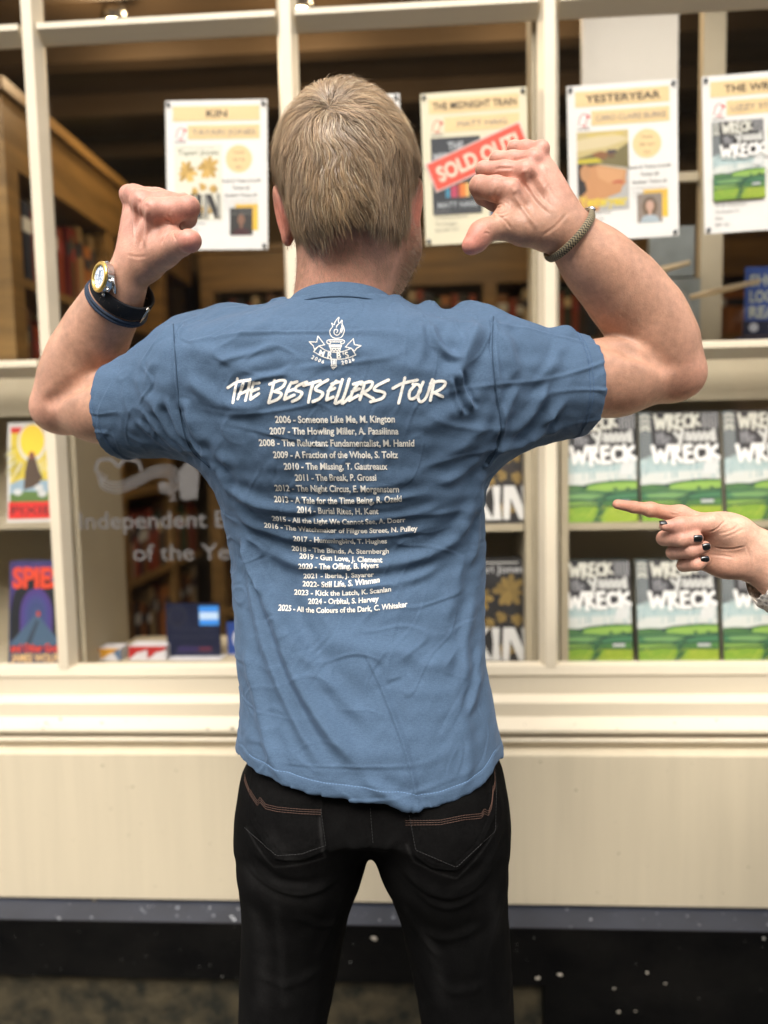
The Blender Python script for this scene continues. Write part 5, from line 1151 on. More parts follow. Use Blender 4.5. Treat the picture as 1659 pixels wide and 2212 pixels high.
rim = [(i*nV, len(b)+i*nV, len(b)+((i+1) % nU)*nV, ((i+1) % nU)*nV) for i in range(nU)]
link('collar', np_mesh('collar', np.concatenate([b, inner]), np.concatenate([q, q2, np.array(rim)])), JER, shirt, True)
# ---- print on the back, lying on the cloth
TREE = BVHTree.FromPolygons([tuple(v) for v in V], [tuple(f) for f in Q])
def drape(v2, faces, off):
    """flat (x, z) outline subdivided and laid on the back of the shirt"""
    bm = bmesh.new(); vs = [bm.verts.new((a, 0, c)) for a, c in v2]
    for f in faces:
        try: bm.faces.new([vs[i] for i in f])
        except ValueError: pass
    bmesh.ops.triangulate(bm, faces=bm.faces)
    for _ in range(5):
        es = [e for e in bm.edges if e.calc_length() > .0035]
        if not es: break
        bmesh.ops.subdivide_edges(bm, edges=es, cuts=1); bmesh.ops.triangulate(bm, faces=[f for f in bm.faces if len(f.verts) > 3])
    out = []
    for v in bm.verts:
        h, n, i, d = TREE.ray_cast(Vector((v.co.x, -1.2, v.co.z)), Vector((0, 1, 0)))
        if h is None: out.append((v.co.x, -.8, v.co.z))
        else: n = n if n.y < 0 else -n; out.append(tuple(h+n*off*.5+Vector((0, -off*.5, 0))))
    bm.verts.index_update(); fs = [[l.vert.index for l in f.loops] for f in bm.faces]; bm.free(); return out, fs
class Drape:
    def __init__(s): s.b = MB(); s.off = .0006
    def add(s, v2, faces): o, f = drape(v2, faces, s.off); s.b.add(o, f); s.off += .000012
    def build(s, name, mt):
        me = bpy.data.meshes.new(name); me.from_pydata(s.b.v, [], s.b.f); bm = bmesh.new(); bm.from_mesh(me)
        for f in bm.faces:
            if f.normal.y > 0: f.normal_flip()
        bm.to_mesh(me); bm.free(); return link(name, me, mt, shirt, True)
def X2(px, py):
    p = at(px, py, -.82)
    for _ in range(3):
        h, n, i, d = TREE.ray_cast(Vector((p[0], -1.2, p[2])), Vector((0, 1, 0)))
        if h is None: break
        p = at(px, py, h.y)
    return p[0], p[2]
SCREEN = mat('cream_screen_print', (.80, .755, .66), .7, .2, ((400, 400, 400), .12, (.62, .60, .55)))
k1 = .00049
D_ = Drape()
def brush(pts, w, f):
    p = smooth_line([f(*a) for a in pts], 6) if len(pts) > 2 else np.array([f(*a) for a in pts]); q = np.array([X2(*a) for a in p]); v, fs = ribbon(q, np.asarray(w)*k1 if hasattr(w, '__len__') else w*k1); D_.add(v, fs)
fT = lambda x, y: (466.6+.3125*x, 665.3+.3125*y)
for st_ in ([(82, 552), (150, 512), (225, 500)], [(150, 488), (132, 570), (118, 655)], [(190, 515), (170, 580), (152, 630)], [(237, 495), (222, 570), (205, 640)], [(160, 598), (232, 566)], [(262, 515), (246, 575), (240, 632)], [(262, 522), (300, 518)], [(252, 575), (296, 558)], [(240, 632), (298, 592)],
    [(405, 500), (385, 580), (364, 655)], [(372, 528), (440, 502), (480, 506), (462, 545), (405, 578)], [(405, 578), (452, 592), (430, 628), (366, 655)],
    [(522, 515), (492, 575), (474, 632)], [(520, 522), (562, 510)], [(496, 578), (548, 560)], [(474, 632), (542, 602)],
    [(628, 512), (566, 538), (550, 568), (594, 586), (574, 622), (528, 646)], [(606, 536), (722, 504)], [(672, 515), (652, 590), (640, 652)],
    [(774, 498), (706, 538), (690, 566), (738, 588), (718, 624), (670, 648)], [(832, 505), (786, 560), (764, 635)], [(774, 575), (822, 555)], [(764, 635), (812, 615)], [(800, 525), (850, 512)],
    [(874, 495), (850, 580), (824, 658), (870, 640)], [(922, 492), (896, 580), (872, 660), (935, 606)], [(992, 515), (950, 570), (922, 640)], [(950, 528), (1010, 512)], [(940, 578), (992, 558)], [(922, 640), (985, 604)],
    [(1026, 520), (1012, 580), (994, 634)], [(1000, 528), (1062, 510), (1082, 522), (1060, 560), (1006, 590)], [(1020, 588), (1090, 628)],
    [(1192, 498), (1116, 536), (1096, 566), (1164, 586), (1146, 626), (1068, 648)],
    [(1222, 556), (1290, 522), (1392, 498)], [(1306, 482), (1284, 570), (1262, 658)], [(1376, 532), (1338, 580), (1340, 626), (1378, 618), (1412, 570), (1400, 532), (1360, 528)],
    [(1432, 512), (1396, 600), (1412, 648), (1452, 616), (1494, 496)], [(1506, 505), (1494, 570), (1480, 640)], [(1480, 524), (1545, 506), (1586, 516), (1560, 556), (1498, 590)], [(1510, 588), (1566, 612)]):
    brush(st_, [6.0]*(len(st_) if len(st_) == 2 else (len(st_)-1)*6+1), fT)
D_.build('printed_title', SCREEN)
D_ = Drape()
def pen(pts, w=1.5): brush(pts, w, fT)
def penl(pts, w=1.5):
    for i in range(len(pts)-1): brush([pts[i], pts[i+1]], w, fT)
pen([(832, 213), (803, 203), (787, 172), (792, 150), (807, 128), (800, 106), (818, 118), (824, 98), (849, 66), (846, 92), (856, 108), (870, 85), (872, 112), (884, 140), (885, 170), (866, 203), (832, 213)])
pen([(866, 140), (858, 172), (838, 190), (818, 178), (818, 156), (832, 148), (842, 160), (834, 172)]); pen([(848, 112), (836, 124), (832, 136)]); pen([(868, 122), (874, 146), (868, 172)])
penl([(782, 222), (876, 222)], 2.2); pen([(782, 222), (768, 228), (770, 246), (788, 248), (792, 236), (782, 233)]); pen([(876, 222), (888, 230), (882, 247), (866, 248), (862, 236), (872, 233)]); penl([(792, 236), (862, 236)])
for y, x0, x1 in ((258, 784, 868), (268, 786, 866), (280, 792, 862)): penl([(x0, y), (x1, y)], 2.0)
penl([(784, 258), (786, 268), (792, 280), (796, 300)]); penl([(868, 258), (866, 268), (862, 280), (858, 298)]); penl([(796, 300), (806, 288), (816, 301), (827, 288), (838, 301), (848, 288), (858, 299)])
penl([(752, 256), (705, 196), (697, 238), (645, 235), (674, 264), (682, 288), (712, 264), (752, 256)]); penl([(895, 272), (950, 215), (957, 256), (1002, 263), (972, 282), (958, 300), (936, 280), (895, 272)])
pen([(712, 264), (762, 296), (824, 308), (884, 300), (936, 280)]); pen([(676, 303), (745, 341), (820, 356), (900, 350), (968, 325)]); penl([(712, 264), (676, 303)]); penl([(936, 280), (968, 325)])
penl([(797, 358), (801, 394)]); penl([(833, 358), (830, 394)]); penl([(810, 360), (812, 390)]); penl([(821, 360), (820, 390)]); penl([(796, 396), (834, 396), (829, 408), (801, 408), (796, 396)]); penl([(803, 412), (812, 424), (824, 412), (803, 412)])
def letters(txt, pts, h, w=.0):
    for ch, (x, y, r_) in zip(txt, pts):
        v, f = text_mesh(ch, w); v = (v-[(v[:, 0].min()+v[:, 0].max())/2, (v[:, 1].min()+v[:, 1].max())/2])*h/.72; c, s_ = math.cos(r_), math.sin(r_); v = v @ np.array([[c, -s_], [s_, c]])
        X0 = X2(*fT(x, y)); D_.add(v*k1*.3125+X0, f)
letters('MRB\'S', [(733, 314, .34), (789, 328, .12), (850, 330, -.05), (880, 316, -.2), (905, 324, -.24)], 38, .02)
letters('2006', [(672, 342, .55), (694, 354, .45), (717, 365, .35), (741, 374, .25)], 24, .02); letters('2026', [(876, 380, -.15), (900, 374, -.2), (925, 367, -.28), (948, 357, -.35)], 24, .02)
D_.build('printed_emblem', SCREEN)
D_ = Drape()
LINES = [('2006 - Someone Like Me, M. Kington', 595, 853, 913, 913, 912), ('2007 - The Howling Miller, A. Paasilinna', 583, 861, 938, 938, 938), ('2008 - The Reluctant Fundamentalist, M. Hamid', 560, 895, 963, 964, 964), ('2009 - A Fraction of the Whole, S. Toltz', 591, 860, 989, 989, 989),
 ('2010 - The Missing, T. Gautreaux', 614, 837, 1014, 1014, 1014), ('2011 - The Break, P. Grossi', 638, 813, 1038, 1038, 1038), ('2012 - The Night Circus, E. Morgenstern', 595, 862, 1060, 1062, 1063), ('2013 - A Tale for the Time Being, R. Ozeki', 593, 868, 1084, 1088, 1083),
 ('2014 - Burial Rites, H. Kent', 642, 818, 1107, 1110, 1110), ('2015 - All the Light We Cannot See, A. Doerr', 589, 876, 1124, 1132, 1127), ('2016 - The Watchmaker of Filigree Street, N. Pulley', 571, 902, 1139, 1151, 1146), ('2017 - Hummingbird, T. Hughes', 634, 836, 1168, 1173, 1173),
 ('2018 - The Blinds, A. Sternbergh', 631, 840, 1189, 1195, 1195), ('2019 - Gun Love, J. Clement', 647, 826, 1206, 1212, 1215), ('2020 - The Offing, B. Myers', 645, 818, 1228, 1229, 1226), ('2021 - Iberia, J. Sayarer', 656, 808, 1249, 1248, 1245), ('2022- Still Life, S. Winman', 654, 820, 1266, 1267, 1258),
 ('2023 - Kick the Latch, K. Scanlan', 636, 845, 1284, 1286, 1277), ('2024 - Orbital, S. Harvey', 666, 818, 1304, 1304, 1299), ('2025 - All the Colours of the Dark, C. Whitaker', 601, 880, 1318, 1323, 1310)]
from mathutils import geometry as _g
for t, x0, x1, y0, ym, y1 in LINES:
    v, f = text_mesh(t, .026); v = v.copy(); u = (v[:, 0]-v[:, 0].min())/(v[:, 0].max()-v[:, 0].min()); h = v[:, 1]/.72*(14.2 if y0 < 1120 else 11.6)
    us = np.linspace(0, 1, 9); G = np.array([X2(x0+(x1-x0)*q, y0*(1-q)*(1-2*q)+4*ym*q*(1-q)+y1*q*(2*q-1)) for q in us]); Gx = np.interp(u, us, G[:, 0]); Gz = np.interp(u, us, G[:, 1])
    D_.add(np.stack([Gx, Gz+h*k1], 1), f)
D_.build('printed_list', SCREEN)
SEAMM = mat('jersey_seam', (.040, .066, .105), .85, .1)
def seam(pts, r, name):
    b = MB(); q = []
    for a, c in smooth_line(pts, 8):
        p = at(a, c, -.80)
        for _ in range(4):
            h, n, i_, d = TREE.ray_cast(Vector((p[0], -1.2, p[2])), Vector((0, 1, 0)))
            if h is None: break
            p = at(a, c, h.y)
        if h is not None: q.append(np.array(h)+np.array([0, -r*.3, 0]))
    if len(q) > 2: b.tube(q, r, 6); b.build(name, SEAMM, shirt, True)
seam(SEAML, .0007, 'sleeve_seam'); seam(SEAMR, .0007, 'sleeve_seam')
b = MB(); b.tube([(cc0[0]+math.cos(a)*.0742*1.02, cc0[1]+math.sin(a)*.0742*1.085, zat(607, -.75)-.0186-.030*(1+math.sin(a))*.5) for a in np.linspace(math.pi*1.08, math.pi*1.92, 40)], .0010, 8); b.build('collar_seam', SEAMM, shirt, True)  # seam ridge; the collar's thin shadow line is put into its darker colour
# seam stitches on hems
THR = mat('blue_thread', (.16, .27, .44), .7, .3)
def stitch_line(name, pts_w, mt, parent, dash=.0022, gap=.0011, r=.00028):
    b = MB(); p = np.array(pts_w); L_ = np.r_[0, np.cumsum(np.linalg.norm(np.diff(p, axis=0), axis=1))]; s = 0
    while s < L_[-1]-dash:
        q = [np.array([np.interp(t, L_, p[:, i]) for i in range(3)]) for t in (s, s+dash/2, s+dash)]; b.tube(q, r, 4); s += dash+gap
    return b.build(name, mt, parent)
def on_shirt(x, z, off=.0004):
    h, n, i, d = TREE.ray_cast(Vector((x, -1.2, z)), Vector((0, 1, 0))); return None if h is None else np.array(h)+np.array([0, -off, 0])
pts = [on_shirt(x, np.interp(x, hx, hz)+.0148) for x in np.linspace(hx[1]+.012, hx[-2]-.012, 120)]; stitch_line('hem_stitching', [p for p in pts if p is not None], THR, shirt)
for e, a_, nm in ((eL, aL, 'sleeve_stitching'), (eR, aR, 'sleeve_stitching')):
    for dd in (.017, .021):
        pts = []
        for k_ in range(60):
            an = math.pi*k_/59; ctr = e-a_*dd; u_ = np.array([0, 0, 1.])-a_*a_[2]; u_ /= np.linalg.norm(u_); w_ = np.cross(a_, u_); w_ = w_ if w_[1] < 0 else -w_
            d_ = u_*math.cos(an)+w_*math.sin(an); h, n, i, d = TREE.ray_cast(Vector(ctr+d_*.16), Vector(-d_))
            if h is not None: pts.append(np.array(h)+d_*.0003)
        stitch_line(nm, pts, mat('dark_blue_thread', (.05, .10, .2), .7), shirt)

# ================================================================== jeans
JR = [(1500, 556, 1036, -.805, -.60, 2.4), (1600, 548, 1060, -.820, -.59, 2.4), (1680, 538, 1080, -.832, -.585, 2.4), (1740, 534, 1086, -.836, -.582, 2.4), (1790, 540, 1080, -.832, -.585, 2.5), (1830, 545, 1070, -.825, -.585, 2.4), (1880, 600, 1010, -.81, -.59, 2.2), (1960, 650, 960, -.79, -.60, 2.2)]
JL = loft_fn(JR, .008)
zk = lambda py: at(800, py, YS)[2]
def leg(rows):
    A = []
    for py, xl, xr, yb_, yf, n in rows: A.append((py, xl, xr, yb_, yf, n))
    return loft_fn(A, .012)
LG1 = leg([(1640, 545, 800, -.80, -.60, 2.2), (1730, 530, 803, -.825, -.59, 2.2), (1790, 526, 800, -.825, -.59, 2.2), (1850, 522, 793, -.815, -.59, 2.2), (1890, 528, 783, -.803, -.595, 2.2), (1950, 531, 760, -.793, -.60, 2.2), (2050, 524, 738, -.783, -.605, 2.2), (2212, 518, 704, -.775, -.61, 2.2), (2500, 515, 672, -.765, -.63, 2.2), (2800, 520, 655, -.772, -.64, 2.2), (3300, 525, 640, -.765, -.645, 2.2), (3520, 525, 638, -.765, -.645, 2.2)])
LG2 = leg([(1640, 815, 1065, -.80, -.60, 2.2), (1730, 810, 1088, -.825, -.59, 2.2), (1790, 812, 1094, -.828, -.59, 2.2), (1850, 820, 1097, -.818, -.59, 2.2), (1890, 838, 1095, -.805, -.595, 2.2), (1950, 860, 1094, -.795, -.60, 2.2), (2050, 882, 1104, -.785, -.605, 2.2), (2212, 911, 1112, -.777, -.61, 2.2), (2500, 945, 1122, -.767, -.63, 2.2), (2800, 968, 1130, -.772, -.64, 2.2), (3300, 985, 1135, -.765, -.645, 2.2), (3520, 985, 1136, -.765, -.645, 2.2)])
zf = .045
F = Field((at(500, 1500, -.70)[0]-.05, -.90, zf-.02), (at(1150, 1500, -.70)[0]+.06, -.53, zat(1500, -.70)+.02), .0032)
zc_ = zat(1832, -.70); loft(F, JL, k=0, hem=lambda X, Y: zc_+np.clip(-.70-Y, -.2, .2)*.53+X*0); loft(F, LG1, k=.022, zlo=zf, zhi=zat(1660, -.70)); loft(F, LG2, k=.022, zlo=zf, zhi=zat(1660, -.70))
for px in (665, 945): F.ell(P3(px, 1740, -.758), (.066, .074, .072), .025)
V, Q = F.mesh(); V = relax(V, Q, 3, .5); del F
sel = V[Q].mean(1)[:, 2] > .62
V, Q = subdivide(V, Q); V = relax(V, Q, 1, .5); N = normals(V, Q); N = relax(N, Q, 2); N /= np.linalg.norm(N, axis=1)[:, None]+1e-9
JF = [([(522, 1850), (580, 1885), (660, 1905), (740, 1890)], 12, 4.0, .6, .2), ([(530, 1830), (600, 1880), (690, 1890)], 8, 2.0, .6, 0), ([(860, 1850), (930, 1900), (1010, 1905), (1090, 1850)], 12, 4.0, .6, .2), ([(880, 1890), (960, 1935), (1050, 1915)], 9, 2.4, .6, 0), ([(1095, 1800), (1040, 1870), (960, 1900)], 9, 2.2, .6, 0),
 ([(545, 1960), (560, 2060), (550, 2180)], 16, 2.0, .5, 0), ([(600, 1950), (610, 2080), (600, 2212)], 10, 1.5, .5, 0), ([(745, 1930), (715, 2020), (680, 2110)], 10, 2.4, .6, 0), ([(640, 1960), (690, 2010), (730, 2030)], 10, 1.8, .6, 0), ([(870, 1960), (910, 2040), (960, 2090)], 10, 2.4, .6, 0), ([(900, 2010), (960, 2030), (1050, 2000)], 12, 2.0, .6, 0), ([(1090, 1980), (1060, 2080), (1075, 2180)], 12, 2.6, .6, 0), ([(1000, 1980), (1030, 2100), (1020, 2212)], 14, 1.6, .5, 0), ([(930, 2120), (980, 2160), (1060, 2150)], 12, 2.0, .5, 0), ([(540, 2120), (610, 2150), (690, 2130)], 12, 2.0, .5, 0),
 ([(800, 1745), (802, 1790), (806, 1826)], 5, -2.2, 0, 0), ([(740, 1760), (770, 1800), (795, 1830)], 8, 1.6, .6, 0), ([(870, 1770), (840, 1800), (818, 1832)], 8, 1.6, .6, 0)]
H = folds(V, N, [(a, w, h*.62, t, s_) for a, w, h, t, s_ in JF], -.80)+.0006*snoise(V, (40, 40, 25), 41)+.0003*snoise(V, (120, 120, 90), 42)
POCK = [[(524, 1655), (690, 1690), (697, 1745), (709, 1830), (650, 1850), (598, 1852), (530, 1790), (522, 1740)], [(876, 1700), (1075, 1640), (1080, 1720), (1076, 1790), (1040, 1840), (985, 1880), (930, 1868), (895, 1840), (880, 1750)]]
for pk in POCK:
    ln = px_xz(pk+[pk[0]], -.83); P = V[:, [0, 2]]; i = np.flatnonzero(((P > ln.min(0)-.02) & (P < ln.max(0)+.02)).all(1) & (N[:, 1] < -.05)); d, al = seg_dist(P[i], ln); area = np.sum(ln[:-1, 0]*ln[1:, 1]-ln[1:, 0]*ln[:-1, 1]); ins = np.abs(d); 
    x_, z_ = P[i].T; inside = np.zeros(len(i), bool)
    for a in range(len(ln)-1):
        (xa, za), (xb, zb2) = ln[a], ln[a+1]; c_ = ((za > z_) != (zb2 > z_)) & (x_ < (xb-xa)*(z_-za)/(zb2-za+1e-12)+xa); inside ^= c_
    sdp = np.where(inside, ins, -ins); H[i] += .0018/(1+np.exp(-sdp/.0007))+.0008*np.exp(-((sdp-.0015)/.0010)**2)-.0006*np.exp(-((sdp-.0085)/.0012)**2)*(1+.8*np.sin(al*160))
V = V+N*H[:, None]
DEN = attr_mat('black_denim', .92, .04, ((9, .35), (60, .22), (420, .28)), bump=((500, 500, 900), .3, .0006))
C = np.tile(np.array([.0052, .0050, .0048]), (len(V), 1))
for pts, w, a in (([(545, 1900), (600, 1912), (680, 1918)], .014, 1.6), ([(540, 2000), (560, 2080), (556, 2212)], .011, 1.2), ([(598, 1960), (604, 2212)], .006, .9), ([(920, 2040), (950, 2130), (955, 2200)], .008, 1.0), ([(600, 1790), (640, 1830)], .008, 1.0), ([(1062, 1950), (1085, 2060)], .008, 1.0), ([(880, 1800), (896, 1840), (985, 1878), (1076, 1800)], .0014, 2.5), ([(532, 1792), (598, 1852), (708, 1830), (697, 1745)], .0014, 2.5)):
    d, al = seg_dist(V[:, [0, 2]], px_xz(pts, -.81)); C *= (1+a*np.exp(-(d/w)**2)*(N[:, 1] < 0))[:, None]
me = np_mesh('jeans', V, Q); set_col(me, C); jeans = link('jeans', me, DEN, MAN, True)
TREEJ = BVHTree.FromPolygons([tuple(v) for v in V], [tuple(f) for f in Q])
def on_jeans(px, py, off=.0004):
    p = at(px, py, -.82)
    for _ in range(3):
        h, n, i, d = TREEJ.ray_cast(Vector((p[0], -1.3, p[2])), Vector((0, 1, 0)))
        if h is None: return None
        p = at(px, py, h.y)
    return np.array(h)+np.array([0, -off, 0])
ORT = mat('tan_thread', (.105, .055, .038), .7, .3); BKT = mat('black_thread', (.03, .028, .027), .7, .3)
for base in ([(527, 1680), (540, 1712), (556, 1735), (562, 1727), (574, 1742), (600, 1748), (650, 1752), (696, 1754)], [(876, 1777), (950, 1776), (1000, 1766), (1040, 1762), (1046, 1752), (1055, 1757), (1062, 1740), (1066, 1710), (1072, 1682)]):
    for o_ in (-6, 0, 6):
        dense = np.array([np.array([np.interp(t, np.arange(len(base)), [b_[0] for b_ in base]), np.interp(t, np.arange(len(base)), [b_[1] for b_ in base])+o_*.8]) for t in np.linspace(0, len(base)-1, 70)])
        p = [on_jeans(*q) for q in dense]; stitch_line('pocket_stitching', [q for q in p if q is not None], ORT, jeans, .0024, .0007, .00026)
for ln in ([(800, 1745), (803, 1790), (806, 1822)], [(528, 1788), (598, 1848), (650, 1845), (704, 1826), (693, 1745)], [(884, 1760), (898, 1836), (986, 1873), (1070, 1795), (1074, 1660)]):
    dense = np.array([[np.interp(t, np.arange(len(ln)), [b_[i] for b_ in ln]) for i in (0, 1)] for t in np.linspace(0, len(ln)-1, 60)]); p = [on_jeans(*q) for q in dense]; stitch_line('seam_stitching', [q for q in p if q is not None], BKT, jeans)
# boots, below the picture
BOOT = mat('brown_boot_leather', (.05, .03, .02), .5, .4)
for px in (585, 1058):
    c = at(px, 3400, -.70); x_ = c[0]; F = Field((x_-.09, -.86, -.02), (x_+.09, -.46, .16), .004)
    F.cap((x_, -.74, .05), (x_, -.56, .04), .045, .04, .02, flat=((0, 0, 1), 1.15)); F.cap((x_, -.72, .06), (x_, -.715, .13), .046, .048, .02); F.D[:, :, :int(.02/.004)+1] = np.maximum(F.D[:, :, :int(.02/.004)+1], .01)
    v_, q_ = F.mesh(); v_ = relax(v_, q_, 2); link('boot', np_mesh('boot', v_, q_), BOOT, MAN, True)
# ================================================================== worn on the wrists
AX = P3(272, 606, -.688)-P3(214, 706, -.652); AX /= np.linalg.norm(AX)
NW = np.array([-.46, -.85, .25]); NW -= AX*(NW @ AX); NW /= np.linalg.norm(NW); BW = np.cross(AX, NW)
WC = P3(265, 632, -.680)
def ring_mesh(c, ax, n, b, r0, prof, nU=96, ell_=1.0):
    """closed band: prof = (along axis, outwards) outline"""
    v = []; k = len(prof)
    for i in range(nU):
        a = 2*math.pi*i/nU; d = n*math.cos(a)+b*math.sin(a)*ell_
        for u, w in prof: v.append(c+ax*u+d*(r0+w))
    q = [(i*k+j, ((i+1) % nU)*k+j, ((i+1) % nU)*k+(j+1) % k, i*k+(j+1) % k) for i in range(nU) for j in range(k)]
    return np.array(v), np.array(q)
watch = empty('wristwatch', (0, 0, 0)); watch.parent = MAN
watch.location = Vector(tuple(WC))-MAN.location
STRAP = mat('black_woven_strap', (.010, .011, .014), .75, .25, None, ((900, 900, 900), .5, .001))
v, q = ring_mesh(WC, AX, NW, BW, .0335, [(-.010, 0), (-.010, .0022), (-.009, .0030), (.009, .0030), (.010, .0022), (.010, 0)]); link('strap', np_mesh('strap', v, q), STRAP, watch, True)
NAVYC = mat('navy_cord', (.022, .035, .06), .7, .25, None, ((700, 700, 700), .6, .001))
for du in (-.0135, -.0175):
    v, q = ring_mesh(WC, AX, NW, BW, .0342+(.0008 if du < -.015 else 0), [(du+.0021*math.cos(6.2832*i/8), .0021+.0021*math.sin(6.2832*i/8)) for i in range(8)]); link('cord', np_mesh('cord', v, q), NAVYC, MAN, True)
CC_ = WC+AX*.011+NW*.0392+CR*.0085
def disc_on(c, r, h, n_=48, r2=None):
    b = MB(); b.tube([c, c+NW*h], [r, r if r2 is None else r2], n_); return b
disc_on(CC_-NW*.006, .0180, .0085).build('watch_case', STEEL, watch, False, .0006)
v, q = ring_mesh(CC_+NW*.0026, NW, AX, BW, .0132, [(0, .0047), (.0012, .0046), (.0026, .0032), (.0028, .0012), (.0022, 0), (0, 0)], 64); link('bezel', np_mesh('bezel', v, q), GOLD, watch, True)
DIALM = mat('pale_blue_dial', (.62, .70, .80), .25, .5)
disc_on(CC_+NW*.0026, .0134, .0006).build('dial', DIALM, watch)
b = MB()
for i in range(12):
    a = i*math.pi/6; d = AX*math.cos(a)+BW*math.sin(a); b.tube([CC_+NW*.0034+d*.0108, CC_+NW*.0034+d*.0126], .00035, 4)
for c_, r_ in ((AX*.0055, .0034), (-AX*.003+BW*.0045, .0032), (-AX*.004-BW*.004, .0032)): b.tube([CC_+NW*.0034+c_+(AX*math.cos(t)+BW*math.sin(t))*r_ for t in np.linspace(0, 6.1, 18)], .00025, 4, True)
b.tube([CC_+NW*.0036, CC_+NW*.0036+(AX*.6-BW*.8)*.008], .0004, 4); b.tube([CC_+NW*.0037, CC_+NW*.0037+(AX*.3+BW*.95)*.0105], .0003, 4)
b.build('dial_marks', mat('dial_ink', (.12, .16, .24), .5), watch)
b = MB()
for s_ in (-.55, 0, .55): d = BW*math.cos(s_)*1+AX*math.sin(s_); d = -d if (d @ CR) < 0 else d; b.ball(CC_-NW*.0015+d*.0198, .0022 if s_ else .0026, 10, 6)
for s_ in (-1, 1):
    for w_ in (-1, 1): b.tube([CC_-NW*.004+BW*.015*s_*.8+AX*.012*w_, CC_-NW*.010+BW*.022*s_-AX*.008+AX*.007*w_], [.0030, .0022], 8)
b.build('crown_and_lugs', STEEL, watch, True)
d = -NW*.5+BW*math.copysign(.86, BW @ CR); d /= np.linalg.norm(d); b = MB(); p = WC+d*.0372; b.tube([p-AX*.011, p+AX*.011], .0018, 8); b.build('buckle', STEEL, watch, True)
# braided bracelet
AB = P3(1196, 474, -.684)-P3(1284, 562, -.664); AB /= np.linalg.norm(AB); NB = np.array([.1, -1, .1]); NB -= AB*(NB @ AB); NB /= np.linalg.norm(NB); BB = np.cross(AB, NB)
bc = P3(1229, 508, -.677); prof = [(-.0046, 0), (-.0046, .0012)]+[(-.0046+.0092*i/24, .0012+.0014*math.sin(math.pi*i/24)) for i in range(1, 24)]+[(.0046, .0012), (.0046, 0)]
v, q = ring_mesh(bc, AB, NB, BB, .0340, prof, 420, 1.0); k = len(prof); uu = np.repeat(np.arange(420), k); pv = np.tile(np.arange(k), 420)
zz_ = (uu/420*70+np.abs(((pv/(k-1)*4) % 2)-1)*.75) % 1; cl = np.where((zz_ < .5)[:, None], np.array([.30, .24, .14]), np.array([.025, .022, .02]))
me = np_mesh('bracelet', v, q); set_col(me, cl); br = link('bracelet', me, attr_mat('braided_cord', .7, .3), MAN, True)
a0 = math.atan2(BB @ (CR*.8+CU*.8), NB @ (CR*.8+CU*.8)); b = MB()
b.tube([bc+(NB*math.cos(a0-.35+.7*t)+BB*math.sin(a0-.35+.7*t))*.0362 for t in np.linspace(0, 1, 9)], [.0036]*9, 10); b.build('clasp', STEEL, br, True)

# ================================================================== the pointing person, whose hand reaches in from the right
WOM = empty('person', (0, 0, 0), 'outstretched hand with black nails pointing in from the right edge, owner out of view', 'person')
sh_x = .93; WOM.location = (sh_x, -.74, 0)
def cW(x, y): return 1296+.2187*x, 1036.8+.2187*y
def PW(x, y, d): return P3(*cW(x, y), d)
F = Field(PW(60, 1250, -.78)-[.02, .02, .05], PW(1659, 60, -.64)+[.10, .05, .03], .0012)
F.chain([PW(172, 240, -.715), PW(330, 268, -.712), PW(500, 292, -.708), PW(780, 345, -.700)], [.0056, .0066, .0075, .0100], .003)     # index
F.ell(PW(500, 292, -.709), (.0085, .0078, .0078), .005)
K = [PW(800, 360, -.698), PW(880, 500, -.694), PW(960, 650, -.692), PW(1040, 790, -.692)]
WRW = PW(1560, 720, -.706)
for i, (k_, r_) in enumerate(zip(K, (.0115, .0115, .0105, .0095))): F.cap(WRW+np.array([-.012, 0, .012-.008*i]), k_, .016, r_, .010)
for base, pip, tip, r in ((K[1], PW(610, 572, -.706), PW(955, 578, -.735), .0090), (K[2], PW(700, 712, -.706), PW(1035, 662, -.733), .0085), (K[3], PW(800, 838, -.706), PW(1035, 790, -.730), .0078)):
    F.cap(base, pip+np.array([.004, .002, 0]), r*1.1, r, .004)
    mid = pip*.5+tip*.5+np.array([0, -.012, 0]); F.chain([pip+np.array([.0015, -.004, 0]), mid, tip], [r*1.0, r*.97, r*.80], .002)
F.ell(PW(1200, 620, -.700), (.032, .016, .034), .012); F.ell(PW(1290, 830, -.708), (.024, .016, .016), .014); F.ell(PW(1260, 500, -.712), (.030, .017, .018), .014)    # palm, heel, thumb ball
F.chain([PW(1330, 560, -.712), PW(1080, 425, -.722), PW(800, 448, -.728), PW(640, 452, -.728)], [.0165, .0105, .0082, .0062], .007)     # thumb
F.ell(PW(790, 450, -.729), (.009, .0085, .0082), .004)
F.chain([WRW, PW(1640, 790, -.706), PW(1900, 980, -.712), PW(2200, 1180, -.72)], [.0255, .0275, .032, .036], .014, flat=((0, 1, 0), 1.2))
V, Q = F.mesh(); V = relax(V, Q, 2, .4)
